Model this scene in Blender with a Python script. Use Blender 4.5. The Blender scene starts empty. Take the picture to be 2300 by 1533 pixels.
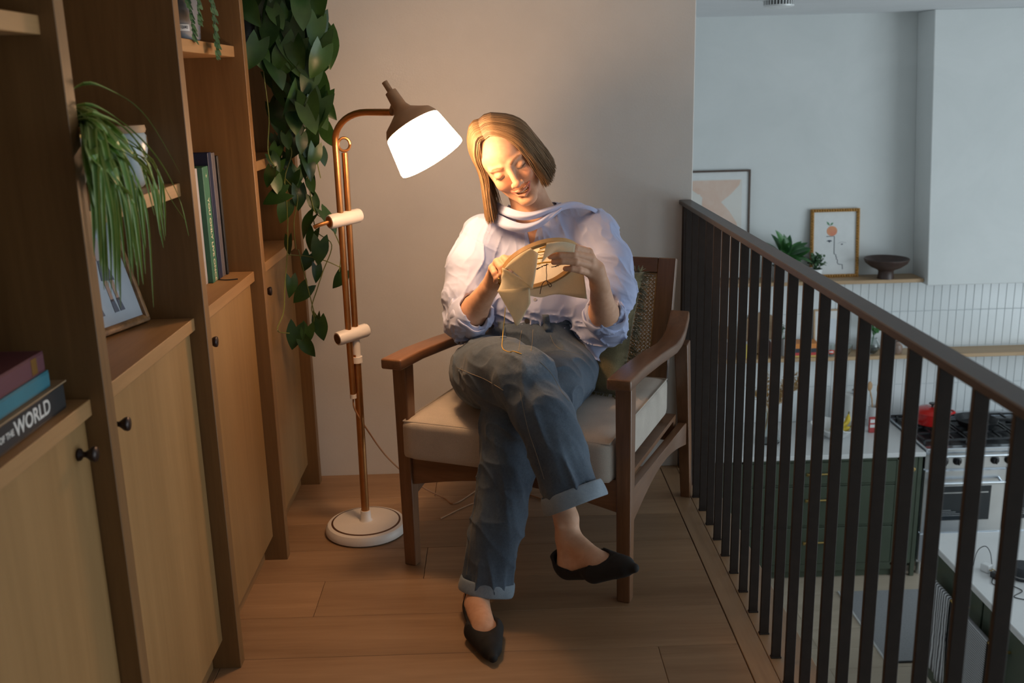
import bpy, bmesh, math, random
import numpy as np
from mathutils import Vector, Matrix, Euler
PI = math.pi
SC = bpy.context.scene
COL = SC.collection
random.seed(7)

# ------------------------------------------------------------------ camera
FPX = 2240.0
EYE = np.array([0.0, 0.0, 1.45])
def _cam_axes():
    dy = np.array([1104 - 1150, 193 - 766.5, FPX]); dy /= np.linalg.norm(dy)
    a = 1367 - 1150.0
    b = -(dy[0] * a + dy[2] * FPX) / dy[1]
    dn = np.array([a, b, FPX]); dn /= np.linalg.norm(dn)
    up = -dn
    return np.stack([np.cross(dy, up), dy, up], 1)
RC = _cam_axes()
cam_d = bpy.data.cameras.new('camera')
cam_d.sensor_width = 36.0
cam_d.lens = 36.0 * FPX / 2300.0
cam_d.clip_start = 0.05
cam_d.dof.use_dof = True
cam_d.dof.focus_distance = 2.95
cam_d.dof.aperture_fstop = 4.5
cam_o = bpy.data.objects.new('camera', cam_d)
COL.objects.link(cam_o)
mw = Matrix.Identity(4)
for i in range(3):
    mw[i][0] = RC[0, i]; mw[i][1] = -RC[1, i]; mw[i][2] = -RC[2, i]; mw[i][3] = EYE[i]
cam_o.matrix_world = mw
SC.camera = cam_o

# ------------------------------------------------------------------ world, lights, exposure
SC.view_settings.view_transform = 'Standard'
SC.view_settings.look = 'None'
SC.view_settings.gamma = 1.0
SC.view_settings.use_curve_mapping = False
SC.view_settings.exposure = 0.0
world = bpy.data.worlds.new('daylight')
SC.world = world
world.use_nodes = True
world.node_tree.nodes['Background'].inputs[0].default_value = (0.82, 0.93, 1.0, 1)
world.node_tree.nodes['Background'].inputs[1].default_value = 0.4

def area_light(name, loc, target, sx, sy, energy, color):
    d = bpy.data.lights.new(name, 'AREA')
    d.shape = 'RECTANGLE'; d.size = sx; d.size_y = sy; d.energy = energy; d.color = color
    o = bpy.data.objects.new(name, d); COL.objects.link(o)
    o.location = loc
    o.rotation_euler = (Vector(target) - Vector(loc)).to_track_quat('-Z', 'Y').to_euler()
    return o
# daylight of the tall kitchen window to the right
area_light('window_daylight', (6.34, 2.5, -0.05), (0.0, 2.5, -0.05), 4.7, 3.0, 185, (0.82, 0.935, 1.0))

# ------------------------------------------------------------------ helpers
def at(px, py, Y):
    """point at depth Y seen in the direction of an image position"""
    d = RC.T @ np.array([(px - 1150) / FPX, (py - 766.5) / FPX, 1.0])
    return Vector(EYE + d * (Y / d[1]))
def atz(px, py, z):
    d = RC.T @ np.array([(px - 1150) / FPX, (py - 766.5) / FPX, 1.0])
    return Vector(EYE + d * ((z - EYE[2]) / d[2]))
def atx(px, py, x):
    d = RC.T @ np.array([(px - 1150) / FPX, (py - 766.5) / FPX, 1.0])
    return Vector(EYE + d * (x / d[0]))

def tag(o, label=None, cat=None, group=None, kind=None):
    if label: o['label'] = label
    if cat: o['category'] = cat
    if group: o['group'] = group
    if kind: o['kind'] = kind
    return o
def empty(name, loc=(0, 0, 0), rz=0.0):
    o = bpy.data.objects.new(name, None); COL.objects.link(o)
    o.empty_display_size = 0.05
    o.location = loc; o.rotation_euler = (0, 0, rz)
    return o
def thing(name, label, cat, loc=(0, 0, 0), rz=0.0, group=None):
    return tag(empty(name, loc, rz), label, cat, group)
def copy_tree(o, parent=None):
    c = o.copy(); COL.objects.link(c); c.parent = parent
    for ch in o.children: copy_tree(ch, c)
    return c

class MB:
    """collects shapes; build() links them as one mesh object"""
    def __init__(s): s.v = []; s.f = []
    def add(s, vs, fs, m=None):
        n = len(s.v)
        if m is not None: vs = [m @ Vector(v) for v in vs]
        s.v += [tuple(v) for v in vs]; s.f += [tuple(i + n for i in f) for f in fs]
        return s
    def box(s, lo, hi, m=None):
        x0, y0, z0 = lo; x1, y1, z1 = hi
        vs = [(x0,y0,z0),(x1,y0,z0),(x1,y1,z0),(x0,y1,z0),(x0,y0,z1),(x1,y0,z1),(x1,y1,z1),(x0,y1,z1)]
        return s.add(vs, [(0,3,2,1),(4,5,6,7),(0,1,5,4),(1,2,6,5),(2,3,7,6),(3,0,4,7)], m)
    def prism(s, poly, vec, m=None):
        n = len(poly); vec = Vector(vec); p = [Vector(q) for q in poly]
        vs = p + [q + vec for q in p]
        fs = [tuple(range(n))[::-1], tuple(range(n, 2 * n))] + [(i, (i+1) % n, n + (i+1) % n, n + i) for i in range(n)]
        return s.add(vs, fs, m)
    def tube(s, pts, r, seg=10, caps=True, m=None, flat=1.0):
        pts = [Vector(p) for p in pts]; n = len(pts)
        rs = list(r) if hasattr(r, '__len__') else [r] * n
        vs = []; fs = []; ref = None
        for i, p in enumerate(pts):
            t = (pts[min(i+1, n-1)] - pts[max(i-1, 0)])
            if t.length < 1e-9: t = Vector((0, 0, 1))
            t.normalize()
            if ref is None:
                ref = t.orthogonal().normalized()
            else:
                ref = ref - t * ref.dot(t)
                if ref.length < 1e-6: ref = t.orthogonal()
                ref.normalize()
            b = t.cross(ref)
            for k in range(seg):
                a = 2 * PI * k / seg
                vs.append(p + (ref * math.cos(a) + b * math.sin(a) * flat) * rs[i])
        for i in range(n - 1):
            for k in range(seg):
                a = i * seg + k; c = i * seg + (k + 1) % seg
                fs.append((a, c, c + seg, a + seg))
        if caps:
            fs.append(tuple(range(seg))[::-1]); fs.append(tuple((n-1) * seg + k for k in range(seg)))
        return s.add(vs, fs, m)
    def lathe(s, prof, seg=24, m=None, caps=True):
        """prof: list of (radius, z)"""
        vs = []; fs = []; n = len(prof)
        for (r, z) in prof:
            for k in range(seg):
                a = 2 * PI * k / seg
                vs.append((r * math.cos(a), r * math.sin(a), z))
        for i in range(n - 1):
            for k in range(seg):
                a = i * seg + k; c = i * seg + (k + 1) % seg
                fs.append((a, c, c + seg, a + seg))
        if caps and prof[0][0] > 1e-5: fs.append(tuple(range(seg))[::-1])
        if caps and prof[-1][0] > 1e-5: fs.append(tuple((n-1) * seg + k for k in range(seg)))
        return s.add(vs, fs, m)
    def ball(s, c, r, seg=12, rings=8, m=None):
        rr = r if hasattr(r, '__len__') else (r, r, r)
        vs = []; fs = []
        for i in range(rings + 1):
            th = PI * i / rings
            for k in range(seg):
                a = 2 * PI * k / seg
                vs.append((c[0] + rr[0]*math.sin(th)*math.cos(a), c[1] + rr[1]*math.sin(th)*math.sin(a), c[2] + rr[2]*math.cos(th)))
        for i in range(rings):
            for k in range(seg):
                a = i*seg + k; b = i*seg + (k+1) % seg
                fs.append((a, a + seg, b + seg, b))
        return s.add(vs, fs, m)
    def grid(s, P, closed=False, m=None):
        """P[i][j] points"""
        ni = len(P); nj = len(P[0]); vs = [q for row in P for q in row]; fs = []
        for i in range(ni - 1):
            for j in range(nj - (0 if closed else 1)):
                a = i*nj + j; b = i*nj + (j+1) % nj
                fs.append((a, b, b + nj, a + nj))
        return s.add(vs, fs, m)
    def mesh(s, name, smooth=False, bevel=0.0, bseg=1, weld=False, angle=None):
        me = bpy.data.meshes.new(name)
        me.from_pydata(s.v, [], s.f)
        bm = bmesh.new(); bm.from_mesh(me)
        if weld: bmesh.ops.remove_doubles(bm, verts=bm.verts, dist=1e-5)
        bmesh.ops.recalc_face_normals(bm, faces=bm.faces)
        if bevel > 0:
            es = [e for e in bm.edges if len(e.link_faces) == 2 and e.calc_face_angle(0) > 0.6]
            bmesh.ops.bevel(bm, geom=es, offset=bevel, offset_type='OFFSET', segments=bseg, profile=0.5, affect='EDGES', clamp_overlap=True)
        bm.to_mesh(me); bm.free()
        if smooth:
            me.shade_smooth()
            if angle: 
                try: me.set_sharp_from_angle(angle=angle)
                except Exception: pass
        return me
    def build(s, name, mat, parent=None, smooth=False, bevel=0.0, bseg=1, weld=False, angle=0.7):
        me = s.mesh(name, smooth, bevel, bseg, weld, angle)
        return link(name, me, mat, parent)
def link(name, me, mat, parent=None):
    o = bpy.data.objects.new(name, me); COL.objects.link(o)
    if mat is not None:
        if not me.materials: me.materials.append(mat)
    if parent is not None: o.parent = parent
    return o
def solidify(o, t, offset=0.0):
    md = o.modifiers.new('thickness', 'SOLIDIFY'); md.thickness = t; md.offset = offset
    return o
def subsurf(o, n=1):
    md = o.modifiers.new('smooth', 'SUBSURF'); md.levels = n; md.render_levels = n
    return o
def catmull(pts, n=8):
    pts = [Vector(p) for p in pts]; out = []
    for i in range(len(pts) - 1):
        p0 = pts[max(i-1, 0)]; p1 = pts[i]; p2 = pts[i+1]; p3 = pts[min(i+2, len(pts)-1)]
        for k in range(n):
            t = k / n
            out.append(0.5 * ((2*p1) + (p2-p0)*t + (2*p0-5*p1+4*p2-p3)*t*t + (3*p1-p0-3*p2+p3)*t*t*t))
    out.append(pts[-1]); return out
def text_mesh(body, size, extrude=0.0003, align='CENTER', weight=0.0):
    cu = bpy.data.curves.new('lettering', 'FONT'); cu.body = body; cu.size = size; cu.extrude = extrude
    cu.align_x = align; cu.align_y = 'CENTER'; cu.offset = weight; cu.resolution_u = 3
    o = bpy.data.objects.new('lettering', cu); COL.objects.link(o)
    dg = bpy.context.evaluated_depsgraph_get(); dg.update()
    me = bpy.data.meshes.new_from_object(o.evaluated_get(dg))
    bpy.data.objects.remove(o)
    me.materials.clear()
    return me
def frame_matrix(origin, xaxis, zaxis):
    x = Vector(xaxis).normalized(); z = Vector(zaxis); z = (z - x * z.dot(x)).normalized(); y = z.cross(x)
    m = Matrix.Identity(4)
    for i in range(3):
        m[i][0] = x[i]; m[i][1] = y[i]; m[i][2] = z[i]; m[i][3] = origin[i]
    return m
def axis_matrix(a, b):
    """z axis from a to b"""
    a = Vector(a); d = (Vector(b) - a)
    return Matrix.Translation(a) @ d.to_track_quat('Z', 'Y').to_matrix().to_4x4()

# ------------------------------------------------------------------ materials
class NT:
    def __init__(s, name):
        s.m = bpy.data.materials.new(name); s.m.use_nodes = True
        s.t = s.m.node_tree; s.n = s.t.nodes; s.b = s.n['Principled BSDF']; s.out = s.n['Material Output']
    def new(s, typ, **kw):
        x = s.n.new(typ)
        for k, v in kw.items(): setattr(x, k, v)
        return x
    def L(s, a, b): s.t.links.new(a, b)
    def coord(s, scale=(1, 1, 1), rnd=0.0, rot=(0, 0, 0), kind='Object'):
        tc = s.new('ShaderNodeTexCoord'); mp = s.new('ShaderNodeMapping')
        mp.inputs['Scale'].default_value = scale; mp.inputs['Rotation'].default_value = rot
        s.L(tc.outputs[kind], mp.inputs['Vector'])
        if rnd:
            oi = s.new('ShaderNodeObjectInfo'); mu = s.new('ShaderNodeMath', operation='MULTIPLY'); mu.inputs[1].default_value = rnd
            s.L(oi.outputs['Random'], mu.inputs[0]); s.L(mu.outputs[0], mp.inputs['Location'])
        return mp.outputs[0]
    def noise(s, vec, scale=5, detail=4, rough=0.55, dist=0.0):
        n = s.new('ShaderNodeTexNoise'); n.inputs['Scale'].default_value = scale; n.inputs['Detail'].default_value = detail
        n.inputs['Roughness'].default_value = rough; n.inputs['Distortion'].default_value = dist
        s.L(vec, n.inputs['Vector']); return n.outputs['Fac']
    def ramp(s, fac, stops, interp='LINEAR'):
        r = s.new('ShaderNodeValToRGB'); r.color_ramp.interpolation = interp
        el = r.color_ramp.elements
        while len(el) < len(stops): el.new(0.5)
        for e, (p, c) in zip(el, stops):
            e.position = p; e.color = (c[0], c[1], c[2], 1) if hasattr(c, '__len__') else (c, c, c, 1)
        s.L(fac, r.inputs[0]); return r.outputs[0]
    def mix(s, fac, a, b, typ='MIX'):
        x = s.new('ShaderNodeMix', data_type='RGBA', blend_type=typ)
        for sock, v in ((x.inputs[0], fac), (x.inputs[6], a), (x.inputs[7], b)):
            if hasattr(v, 'is_linked') or hasattr(v, 'links'): s.L(v, sock)
            elif hasattr(v, '__len__'): sock.default_value = (v[0], v[1], v[2], 1)
            else: sock.default_value = v
        return x.outputs[2]
    def math(s, op, a, b=0.0):
        x = s.new('ShaderNodeMath', operation=op)
        for sock, v in ((x.inputs[0], a), (x.inputs[1], b)):
            if hasattr(v, 'links'): s.L(v, sock)
            else: sock.default_value = v
        return x.outputs[0]
    def bump(s, h, strength=0.2, dist=0.002):
        b = s.new('ShaderNodeBump'); b.inputs['Strength'].default_value = strength; b.inputs['Distance'].default_value = dist
        s.L(h, b.inputs['Height']); s.L(b.outputs[0], s.b.inputs['Normal']); return b
    def base(s, c):
        if hasattr(c, 'links'): s.L(c, s.b.inputs['Base Color'])
        else: s.b.inputs['Base Color'].default_value = (c[0], c[1], c[2], 1)
        return s
    def set(s, **kw):
        for k, v in kw.items(): s.b.inputs[k.replace('_', ' ')].default_value = v
        return s
def plain(name, c, rough=0.5, metal=0.0, var=0.08, scale=20, bump=0.0, **kw):
    t = NT(name); v = t.coord((1, 1, 1), rnd=9.0); n = t.noise(v, scale, 4)
    d = tuple(max(0.0, x * (1 - var)) for x in c); l = tuple(min(1.0, x * (1 + var)) for x in c)
    t.base(t.ramp(n, [(0.3, d), (0.7, l)])).set(Roughness=rough, Metallic=metal, **kw)
    if bump: t.bump(t.noise(v, scale * 8, 3), bump, 0.001)
    return t.m
def wood(name, dark, light, axis='z', stretch=14.0, scale=9.0, rough=0.5, fine=0.5, bump=0.15, spread=0.0):
    t = NT(name)
    k = 1.0 / stretch
    sc = {'x': (k, 1, 1), 'y': (1, k, 1), 'z': (1, 1, k)}[axis]
    v = t.coord(sc, rnd=31.0)
    n1 = t.noise(v, scale, 5, 0.6, 0.8)
    n2 = t.noise(v, scale * 9, 3, 0.6, 0.2)
    f = t.math('ADD', t.math('MULTIPLY', n1, 1 - fine * 0.5), t.math('MULTIPLY', n2, fine * 0.5))
    c = t.ramp(f, [(0.32, dark), (0.68, light)])
    if spread:
        oi = t.new('ShaderNodeObjectInfo')
        w = t.ramp(oi.outputs['Random'], [(0.0, (1 - spread,) * 3), (1.0, (1 + spread * 0.4,) * 3)])
        c = t.mix(1.0, c, w, 'MULTIPLY')
    t.base(c).set(Roughness=rough)
    t.bump(n2, bump, 0.0006)
    return t.m
# ================================================================== the setting
plaster = NT('plaster')
_v = plaster.coord((1, 1, 1))
_n = plaster.noise(_v, 2.2, 5, 0.6)
plaster.base(plaster.ramp(_n, [(0.3, (0.60, 0.59, 0.565)), (0.7, (0.67, 0.66, 0.635))])).set(Roughness=0.85)
plaster.bump(plaster.noise(_v, 160, 4), 0.25, 0.0012)
PLASTER = plaster.m
plaster2 = NT('plaster_kitchen')
_v = plaster2.coord((1, 1, 1))
_n = plaster2.noise(_v, 1.6, 6, 0.65, 0.6)
plaster2.base(plaster2.ramp(_n, [(0.3, (0.66, 0.69, 0.685)), (0.7, (0.73, 0.755, 0.75))])).set(Roughness=0.8)
plaster2.bump(plaster2.noise(_v, 60, 4), 0.15, 0.001)
PLASTER_K = plaster2.m
CEIL_M = plain('ceiling_paint', (0.74, 0.76, 0.78), 0.85, var=0.03, scale=3)
OAK_FLOOR = wood('oak_floor', (0.27, 0.155, 0.078), (0.45, 0.285, 0.16), 'x', 12, 7.0, 0.42, 0.55, 0.12, spread=0.18)
OAK_FLOOR_Y = wood('oak_floor_edge', (0.27, 0.16, 0.085), (0.43, 0.28, 0.16), 'y', 12, 7.0, 0.42, 0.55, 0.12, spread=0.12)
OAK_PALE = wood('oak_floor_pale', (0.42, 0.34, 0.25), (0.58, 0.49, 0.38), 'x', 12, 6.0, 0.45, 0.5, 0.1, spread=0.12)
JOINT = plain('joint_dark', (0.10, 0.065, 0.04), 0.8)
GROUT = plain('grout', (0.60, 0.635, 0.65), 0.8)
TILE_M = plain('glazed_tile', (0.70, 0.74, 0.755), 0.18, var=0.03, scale=4)

WALL_Y = 3.64
KW = 6.95            # kitchen wall
KF = -1.93           # kitchen floor
CEIL = 1.86

def structure(o): return tag(o, kind='structure')

# mezzanine floor, laid with planks
fl = structure(MB().box((-1.02, -0.7, -0.24), (0.772, WALL_Y, -0.016)).build('floor', JOINT))
rng = random.Random(3)
pw = 0.21; gap = 0.0011
plank_cache = {}
def plank(x0, x1, y0, y1, z0, z1, mat, parent, key):
    k = (key, round(x1 - x0, 3), round(y1 - y0, 3))
    if k not in plank_cache:
        plank_cache[k] = MB().box((0, 0, z0), (x1 - x0, y1 - y0, z1)).mesh('plank', bevel=0.0012)
    o = link('plank', plank_cache[k], mat, parent); o.location = (x0, y0, 0)
    return o
yk = 3.616 + 0.024 - pw + 0.0
rows = [(3.406, WALL_Y)] + [(3.406 - pw * (i + 1), 3.406 - pw * i) for i in range(19)]
for i, (y0, y1) in enumerate(rows):
    x = -1.0 - rng.choice([0.0, 0.4, 0.7, 0.9, 0.2])
    while x < 0.61:
        x2 = x + 1.15
        a = max(x, -1.0); b = min(x2, 0.612)
        if 0.612 - b < 0.09: b = 0.612; x2 = 9
        if b - a > 0.03: plank(a + gap / 2, b - gap / 2, y0 + gap / 2, y1 - gap / 2, -0.016, 0.0, OAK_FLOOR, fl, 'm')
        x = x2
for (x0, x1) in ((0.614, 0.676), (0.676, 0.787)):
    y = -0.7
    for y2 in (0.75, 2.05, WALL_Y):
        plank(x0 + 0.0008, x1 - 0.0008, y + 0.0008, y2 - 0.0008, -0.016, 0.0, OAK_FLOOR_Y, fl, 'e'); y = y2
structure(MB().box((0.772, -0.7, -0.26), (0.785, WALL_Y + 0.12, -0.017)).build('trim_1', PLASTER_K))

structure(MB().box((-1.3, WALL_Y, KF), (0.721, WALL_Y + 0.13, CEIL)).build('wall_back', PLASTER, bevel=0.004, bseg=2))
structure(MB().box((-1.2, -0.7, -0.3), (-1.03, WALL_Y, CEIL)).build('wall_left', PLASTER))
structure(MB().box((-1.3, -0.8, CEIL), (6.4, KW + 0.2, CEIL + 0.1)).build('ceiling', CEIL_M))
# kitchen shell
kf = structure(MB().box((-0.2, -0.7, KF - 0.1), (6.3, KW + 0.1, KF - 0.015)).build('floor_kitchen', JOINT))
for i in range(16):
    y1 = KW - 0.22 * i; y0 = y1 - 0.22
    x = 0.0 - rng.choice([0.0, 0.5, 1.1, 1.4])
    while x < 4.6:
        a = max(x, 0.0); b = min(x + 1.9, 4.6)
        if b - a > 0.05: plank(a + 0.001, b - 0.001, y0 + 0.001, y1 - 0.001, KF - 0.015, KF, OAK_PALE, kf, 'k')
        x += 1.9
wk = structure(MB().box((0.2, KW, KF), (6.2, KW + 0.12, CEIL)).build('wall_kitchen', PLASTER_K))
# tiled splashback up to the shelf and hood
TW = 0.0585
zs = [(-1.0, -0.737), (-0.734, -0.455), (-0.452, -0.190), (-0.187, 0.085)]
structure(MB().box((1.2, KW - 0.004, -1.02), (4.7, KW + 0.001, 0.086)).build('splashback_bed', GROUT, wk))
tiles = [MB().box((0, 0, 0), (TW - 0.0022, 0.008, z1 - z0)).mesh('tile', bevel=0.0018) for (z0, z1) in zs]
for i in range(58):
    for (z0, z1), me in zip(zs, tiles):
        o = link('tile', me, TILE_M, wk); o.location = (1.25 + i * TW, KW - 0.010, z0)
# chimney breast over the cooker
cb = MB()
P = lambda xb, xt: [(xb, 6.70, 0.045), (xb, KW, 0.045), (xt, KW, CEIL), (xt, 6.70, CEIL)]
cb.prism(P(2.966, 2.868), (0, 0, 0)) if False else None
vs = [(2.966, 6.70, 0.045), (4.6, 6.70, 0.045), (4.6, KW, 0.045), (2.966, KW, 0.045),
      (2.870, 6.70, CEIL), (4.6, 6.70, CEIL), (4.6, KW, CEIL), (2.862, KW, CEIL)]
cb.add(vs, [(0,3,2,1),(4,5,6,7),(0,1,5,4),(1,2,6,5),(2,3,7,6),(3,0,4,7)])
structure(cb.build('wall_chimney', PLASTER_K, bevel=0.006, bseg=2))
# right wall with the tall window the daylight comes through
wr = MB()
wr.box((6.2, -0.7, KF), (6.32, 0.1, CEIL)); wr.box((6.2, 4.9, KF), (6.32, KW + 0.1, CEIL))
wr.box((6.2, 0.1, KF), (6.32, 4.9, -1.6)); wr.box((6.2, 0.1, 1.5), (6.32, 4.9, CEIL))
structure(wr.build('wall_right', PLASTER_K))
structure(MB().box((-1.3, -0.82, KF), (6.32, -0.7, CEIL)).build('wall_front', PLASTER_K))
WHITE_PAINT = plain('white_paint', (0.75, 0.76, 0.76), 0.4, var=0.03)
win = MB()
for y in (0.1, 1.67, 3.26, 4.85): win.box((6.22, y, -1.6), (6.28, y + 0.05, 1.5))
for z in (-1.6, 1.45): win.box((6.22, 0.1, z), (6.28, 4.9, z + 0.05))
structure(win.build('window_1', WHITE_PAINT))

# ================================================================== bookcase
OAK_Z = wood('oak_upright', (0.150, 0.076, 0.025), (0.255, 0.138, 0.050), 'z', 16, 8.0, 0.5, 0.6, 0.12, spread=0.05)
OAK_Y = wood('oak_shelf', (0.28, 0.15, 0.055), (0.42, 0.24, 0.10), 'y', 16, 9.0, 0.5, 0.6, 0.12, spread=0.05)
OAK_DOOR = wood('oak_door', (0.245, 0.138, 0.048), (0.345, 0.202, 0.078), 'z', 20, 7.0, 0.5, 0.5, 0.1, spread=0.04)
BRONZE = plain('bronze_knob', (0.035, 0.024, 0.022), 0.38, 0.6, var=0.15, scale=60)
bc = thing('bookcase', 'oak built-in bookcase with open shelves above cupboard doors along the left wall', 'bookcase', (-0.85, 2.3, 0))
BX = Vector((-0.85, 2.3, 0))
def bpart(name, lo, hi, mat, parent=bc, bevel=0.0012):
    o = MB().box(Vector(lo) - BX, Vector(hi) - BX).build(name, mat, parent, bevel=bevel)
    return o
XF, XS, XD, XB = -0.694, -0.720, -0.734, -1.0
UP = [1.070, 1.687, 2.318, 2.932, 3.553]
TH = 0.038
for y in UP: bpart('upright', (XB, y, 0), (XF, y + TH, CEIL - 0.01), OAK_Z)
bpart('filler', (XB, 3.592, 0), (XF - 0.02, WALL_Y - 0.001, CEIL - 0.01), OAK_Z)
bpart('back_panel', (XB - 0.02, 0.45, 0), (XB, WALL_Y - 0.001, CEIL - 0.01), OAK_Z, bevel=0)
bays = [(0.47, UP[0])] + [(UP[i] + TH, UP[i + 1]) for i in range(4)]
bpart('upright', (XB, 0.43, 0), (XF, 0.468, CEIL - 0.01), OAK_Z)
knob_me = MB().lathe([(0.0, 0.0), (0.0105, 0.0), (0.0115, 0.002), (0.0105, 0.005), (0.0055, 0.008), (0.005, 0.013), (0.0075, 0.017), (0.0128, 0.024), (0.0138, 0.029), (0.0128, 0.032), (0.0, 0.0335)], 20).mesh('knob', smooth=True, weld=True)
knob_y = [0.9, 1.640, 1.800, 2.425, 3.058]
for i, (y0, y1) in enumerate(bays):
    bpart('counter_shelf', (XB, y0 + 0.0005, 0.905), (XS, y1 - 0.0005, 0.935), OAK_Y)
    d = bpart('door', (XD - 0.02, y0 + 0.002, 0.083), (XD, y1 - 0.002, 0.900), OAK_DOOR)
    k = link('knob', knob_me, BRONZE, d)
    k.matrix_local = Matrix.Translation(Vector((XD, knob_y[i], 0.849)) - BX) @ Matrix.Rotation(PI / 2, 4, 'Y')
    bpart('toe_kick', (XD - 0.05, y0, 0), (XD - 0.032, y1, 0.085), OAK_Y)
    zs_ = {0: [1.55], 1: [1.547], 2: [1.222], 3: [1.546], 4: [1.546, 1.216]}[i]
    for z in zs_: bpart('shelf', (XB, y0 + 0.0005, z), (XS, y1 - 0.0005, z + 0.030), OAK_Y)
    bpart('top_panel', (XB, y0, CEIL - 0.035), (XS, y1, CEIL - 0.012), OAK_Y)

# ================================================================== railing along the drop
RAIL_M = plain('railing_paint', (0.030, 0.021, 0.017), 0.6, 0.0, var=0.15, scale=40, Specular_IOR_Level=0.3)
rl = thing('railing', 'dark brown metal railing with flat balusters at the mezzanine edge', 'railing', (0.694, 2.3, 0))
RX = Vector((0.694, 2.3, 0))
MB().box(Vector((0.672, 0.55, 1.016)) - RX, Vector((0.716, WALL_Y - 0.001, 1.032)) - RX).build('handrail', plain('railing_paint_lit', (0.050, 0.037, 0.031), 0.38, 0.0, var=0.15, scale=40), rl, bevel=0.002)  # same paint as the balusters, lighter copy: daylight on top put into the colour
MB().box(Vector((0.684, WALL_Y - 0.032, 0.0)) - RX, Vector((0.716, WALL_Y - 0.001, 1.016)) - RX).build('post', RAIL_M, rl, bevel=0.001)
bal = MB().box((-0.0120, -0.005, 0.0), (0.0120, 0.005, 1.016)).box((-0.0135, -0.007, 0.0), (0.0135, 0.007, 0.004)).mesh('baluster', bevel=0.0008)
for i in range(26):
    y = 3.557 - 0.1155 * i
    o = link('baluster', bal, RAIL_M, rl); o.location = Vector((0.694, y, 0)) - RX
# ================================================================== kitchen below
GREEN = plain('green_paint', (0.055, 0.072, 0.048), 0.45, var=0.06, scale=6)
STONE = plain('white_stone', (0.66, 0.67, 0.67), 0.25, var=0.05, scale=3)
BRASS = plain('brass', (0.62, 0.42, 0.14), 0.3, 1.0, var=0.1)
STEEL = plain('brushed_steel', (0.62, 0.66, 0.70), 0.28, 1.0, var=0.06, scale=8)
IRON = plain('cast_iron', (0.02, 0.022, 0.025), 0.45, 0.3, var=0.2, scale=50)
BLACK = plain('black_plastic', (0.012, 0.012, 0.013), 0.35)
DARKGLASS = plain('oven_glass', (0.015, 0.022, 0.028), 0.06)
OAK_X = wood('oak_wall_shelf', (0.38, 0.24, 0.125), (0.55, 0.38, 0.22), 'x', 14, 7.0, 0.5, 0.5, 0.1)
WHITE_C = plain('white_ceramic', (0.72, 0.73, 0.73), 0.2, var=0.02)
PAPER = plain('paper', (0.72, 0.735, 0.73), 0.8, var=0.03)
GREY_C = plain('grey_pot', (0.30, 0.29, 0.28), 0.6, var=0.12)
CF, CT = 6.28, -1.0

def glass_mat(name, c=(0.9, 0.95, 0.95), rough=0.03):
    t = NT(name); v = t.coord(); n = t.noise(v, 6, 2)
    t.base(t.ramp(n, [(0, c), (1, tuple(x * 0.97 for x in c))])).set(Roughness=rough, IOR=1.45)
    t.b.inputs['Transmission Weight'].default_value = 1.0
    return t.m
GLASS = glass_mat('clear_glass')

# base cabinet with three deep drawers
cab = thing('drawer_cabinet', 'dark green base cabinet with three wide drawers and brass pulls left of the cooker', 'cabinet', (2.14, CF, KF))
KB = Vector((2.14, CF, KF))
def kp(name, lo, hi, mat, parent, base, bevel=0.002):
    return MB().box(Vector(lo) - base, Vector(hi) - base).build(name, mat, parent, bevel=bevel)
kp('carcass', (1.60, CF + 0.022, KF + 0.09), (2.70, KW - 0.02, CT - 0.032), GREEN, cab, KB)
kp('plinth', (1.60, CF + 0.03, KF), (2.70, CF + 0.06, KF + 0.09), GREEN, cab, KB)
kp('face_rail', (1.60, CF, CT - 0.062), (2.70, CF + 0.022, CT - 0.032), GREEN, cab, KB)
pull = MB().tube([(-0.088, 0, 0), (0.088, 0, 0)], 0.006, 10).tube([(-0.065, 0, 0), (-0.065, 0.03, 0)], 0.005, 8).tube([(0.065, 0, 0), (0.065, 0.03, 0)], 0.005, 8)
pull.box((-0.10, -0.012, -0.0085), (-0.085, 0.008, 0.0085)); pull.box((0.085, -0.012, -0.0085), (0.10, 0.008, 0.0085))
pull_me = pull.mesh('pull_handle', bevel=0.001)
def drawer(z0, z1, hz):
    d = kp('drawer', (1.632, CF - 0.002, z0), (2.668, CF + 0.020, z1), GREEN, cab, KB, 0.003)
    m = MB()
    for (lo, hi) in [((1.632, z0), (2.668, z0 + 0.004))]: pass
    h = link('pull_handle', pull_me, BRASS, d); h.location = Vector((2.147, CF - 0.032, hz)) - KB
drawer(-1.222, -1.066, -1.138); drawer(-1.525, -1.242, -1.327); drawer(-1.815, -1.545, -1.640)
for z in (-1.232, -1.535):
    kp('divider', (1.60, CF + 0.004, z - 0.006), (2.70, CF + 0.022, z + 0.006), GREEN, cab, KB)
kp('stile', (1.60, CF, KF + 0.09), (1.629, CF + 0.022, CT - 0.032), GREEN, cab, KB)
kp('stile', (2.671, CF, KF + 0.09), (2.70, CF + 0.022, CT - 0.032), GREEN, cab, KB)
kp('bottom_rail', (1.60, CF, KF + 0.06), (2.70, CF + 0.022, KF + 0.112), GREEN, cab, KB)
# further left unit, mostly behind the railing and the mezzanine edge
cab2 = thing('cupboard', 'dark green cupboard unit left of the drawers behind the railing', 'cabinet', (1.2, CF, KF))
K2 = Vector((1.2, CF, KF))
kp('carcass', (0.85, CF + 0.022, KF + 0.09), (1.598, KW - 0.02, CT - 0.032), GREEN, cab2, K2)
kp('door', (0.86, CF, KF + 0.112), (1.585, CF + 0.02, CT - 0.064), GREEN, cab2, K2, 0.003)
kp('plinth', (0.85, CF + 0.03, KF), (1.598, CF + 0.06, KF + 0.09), GREEN, cab2, K2)
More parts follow.
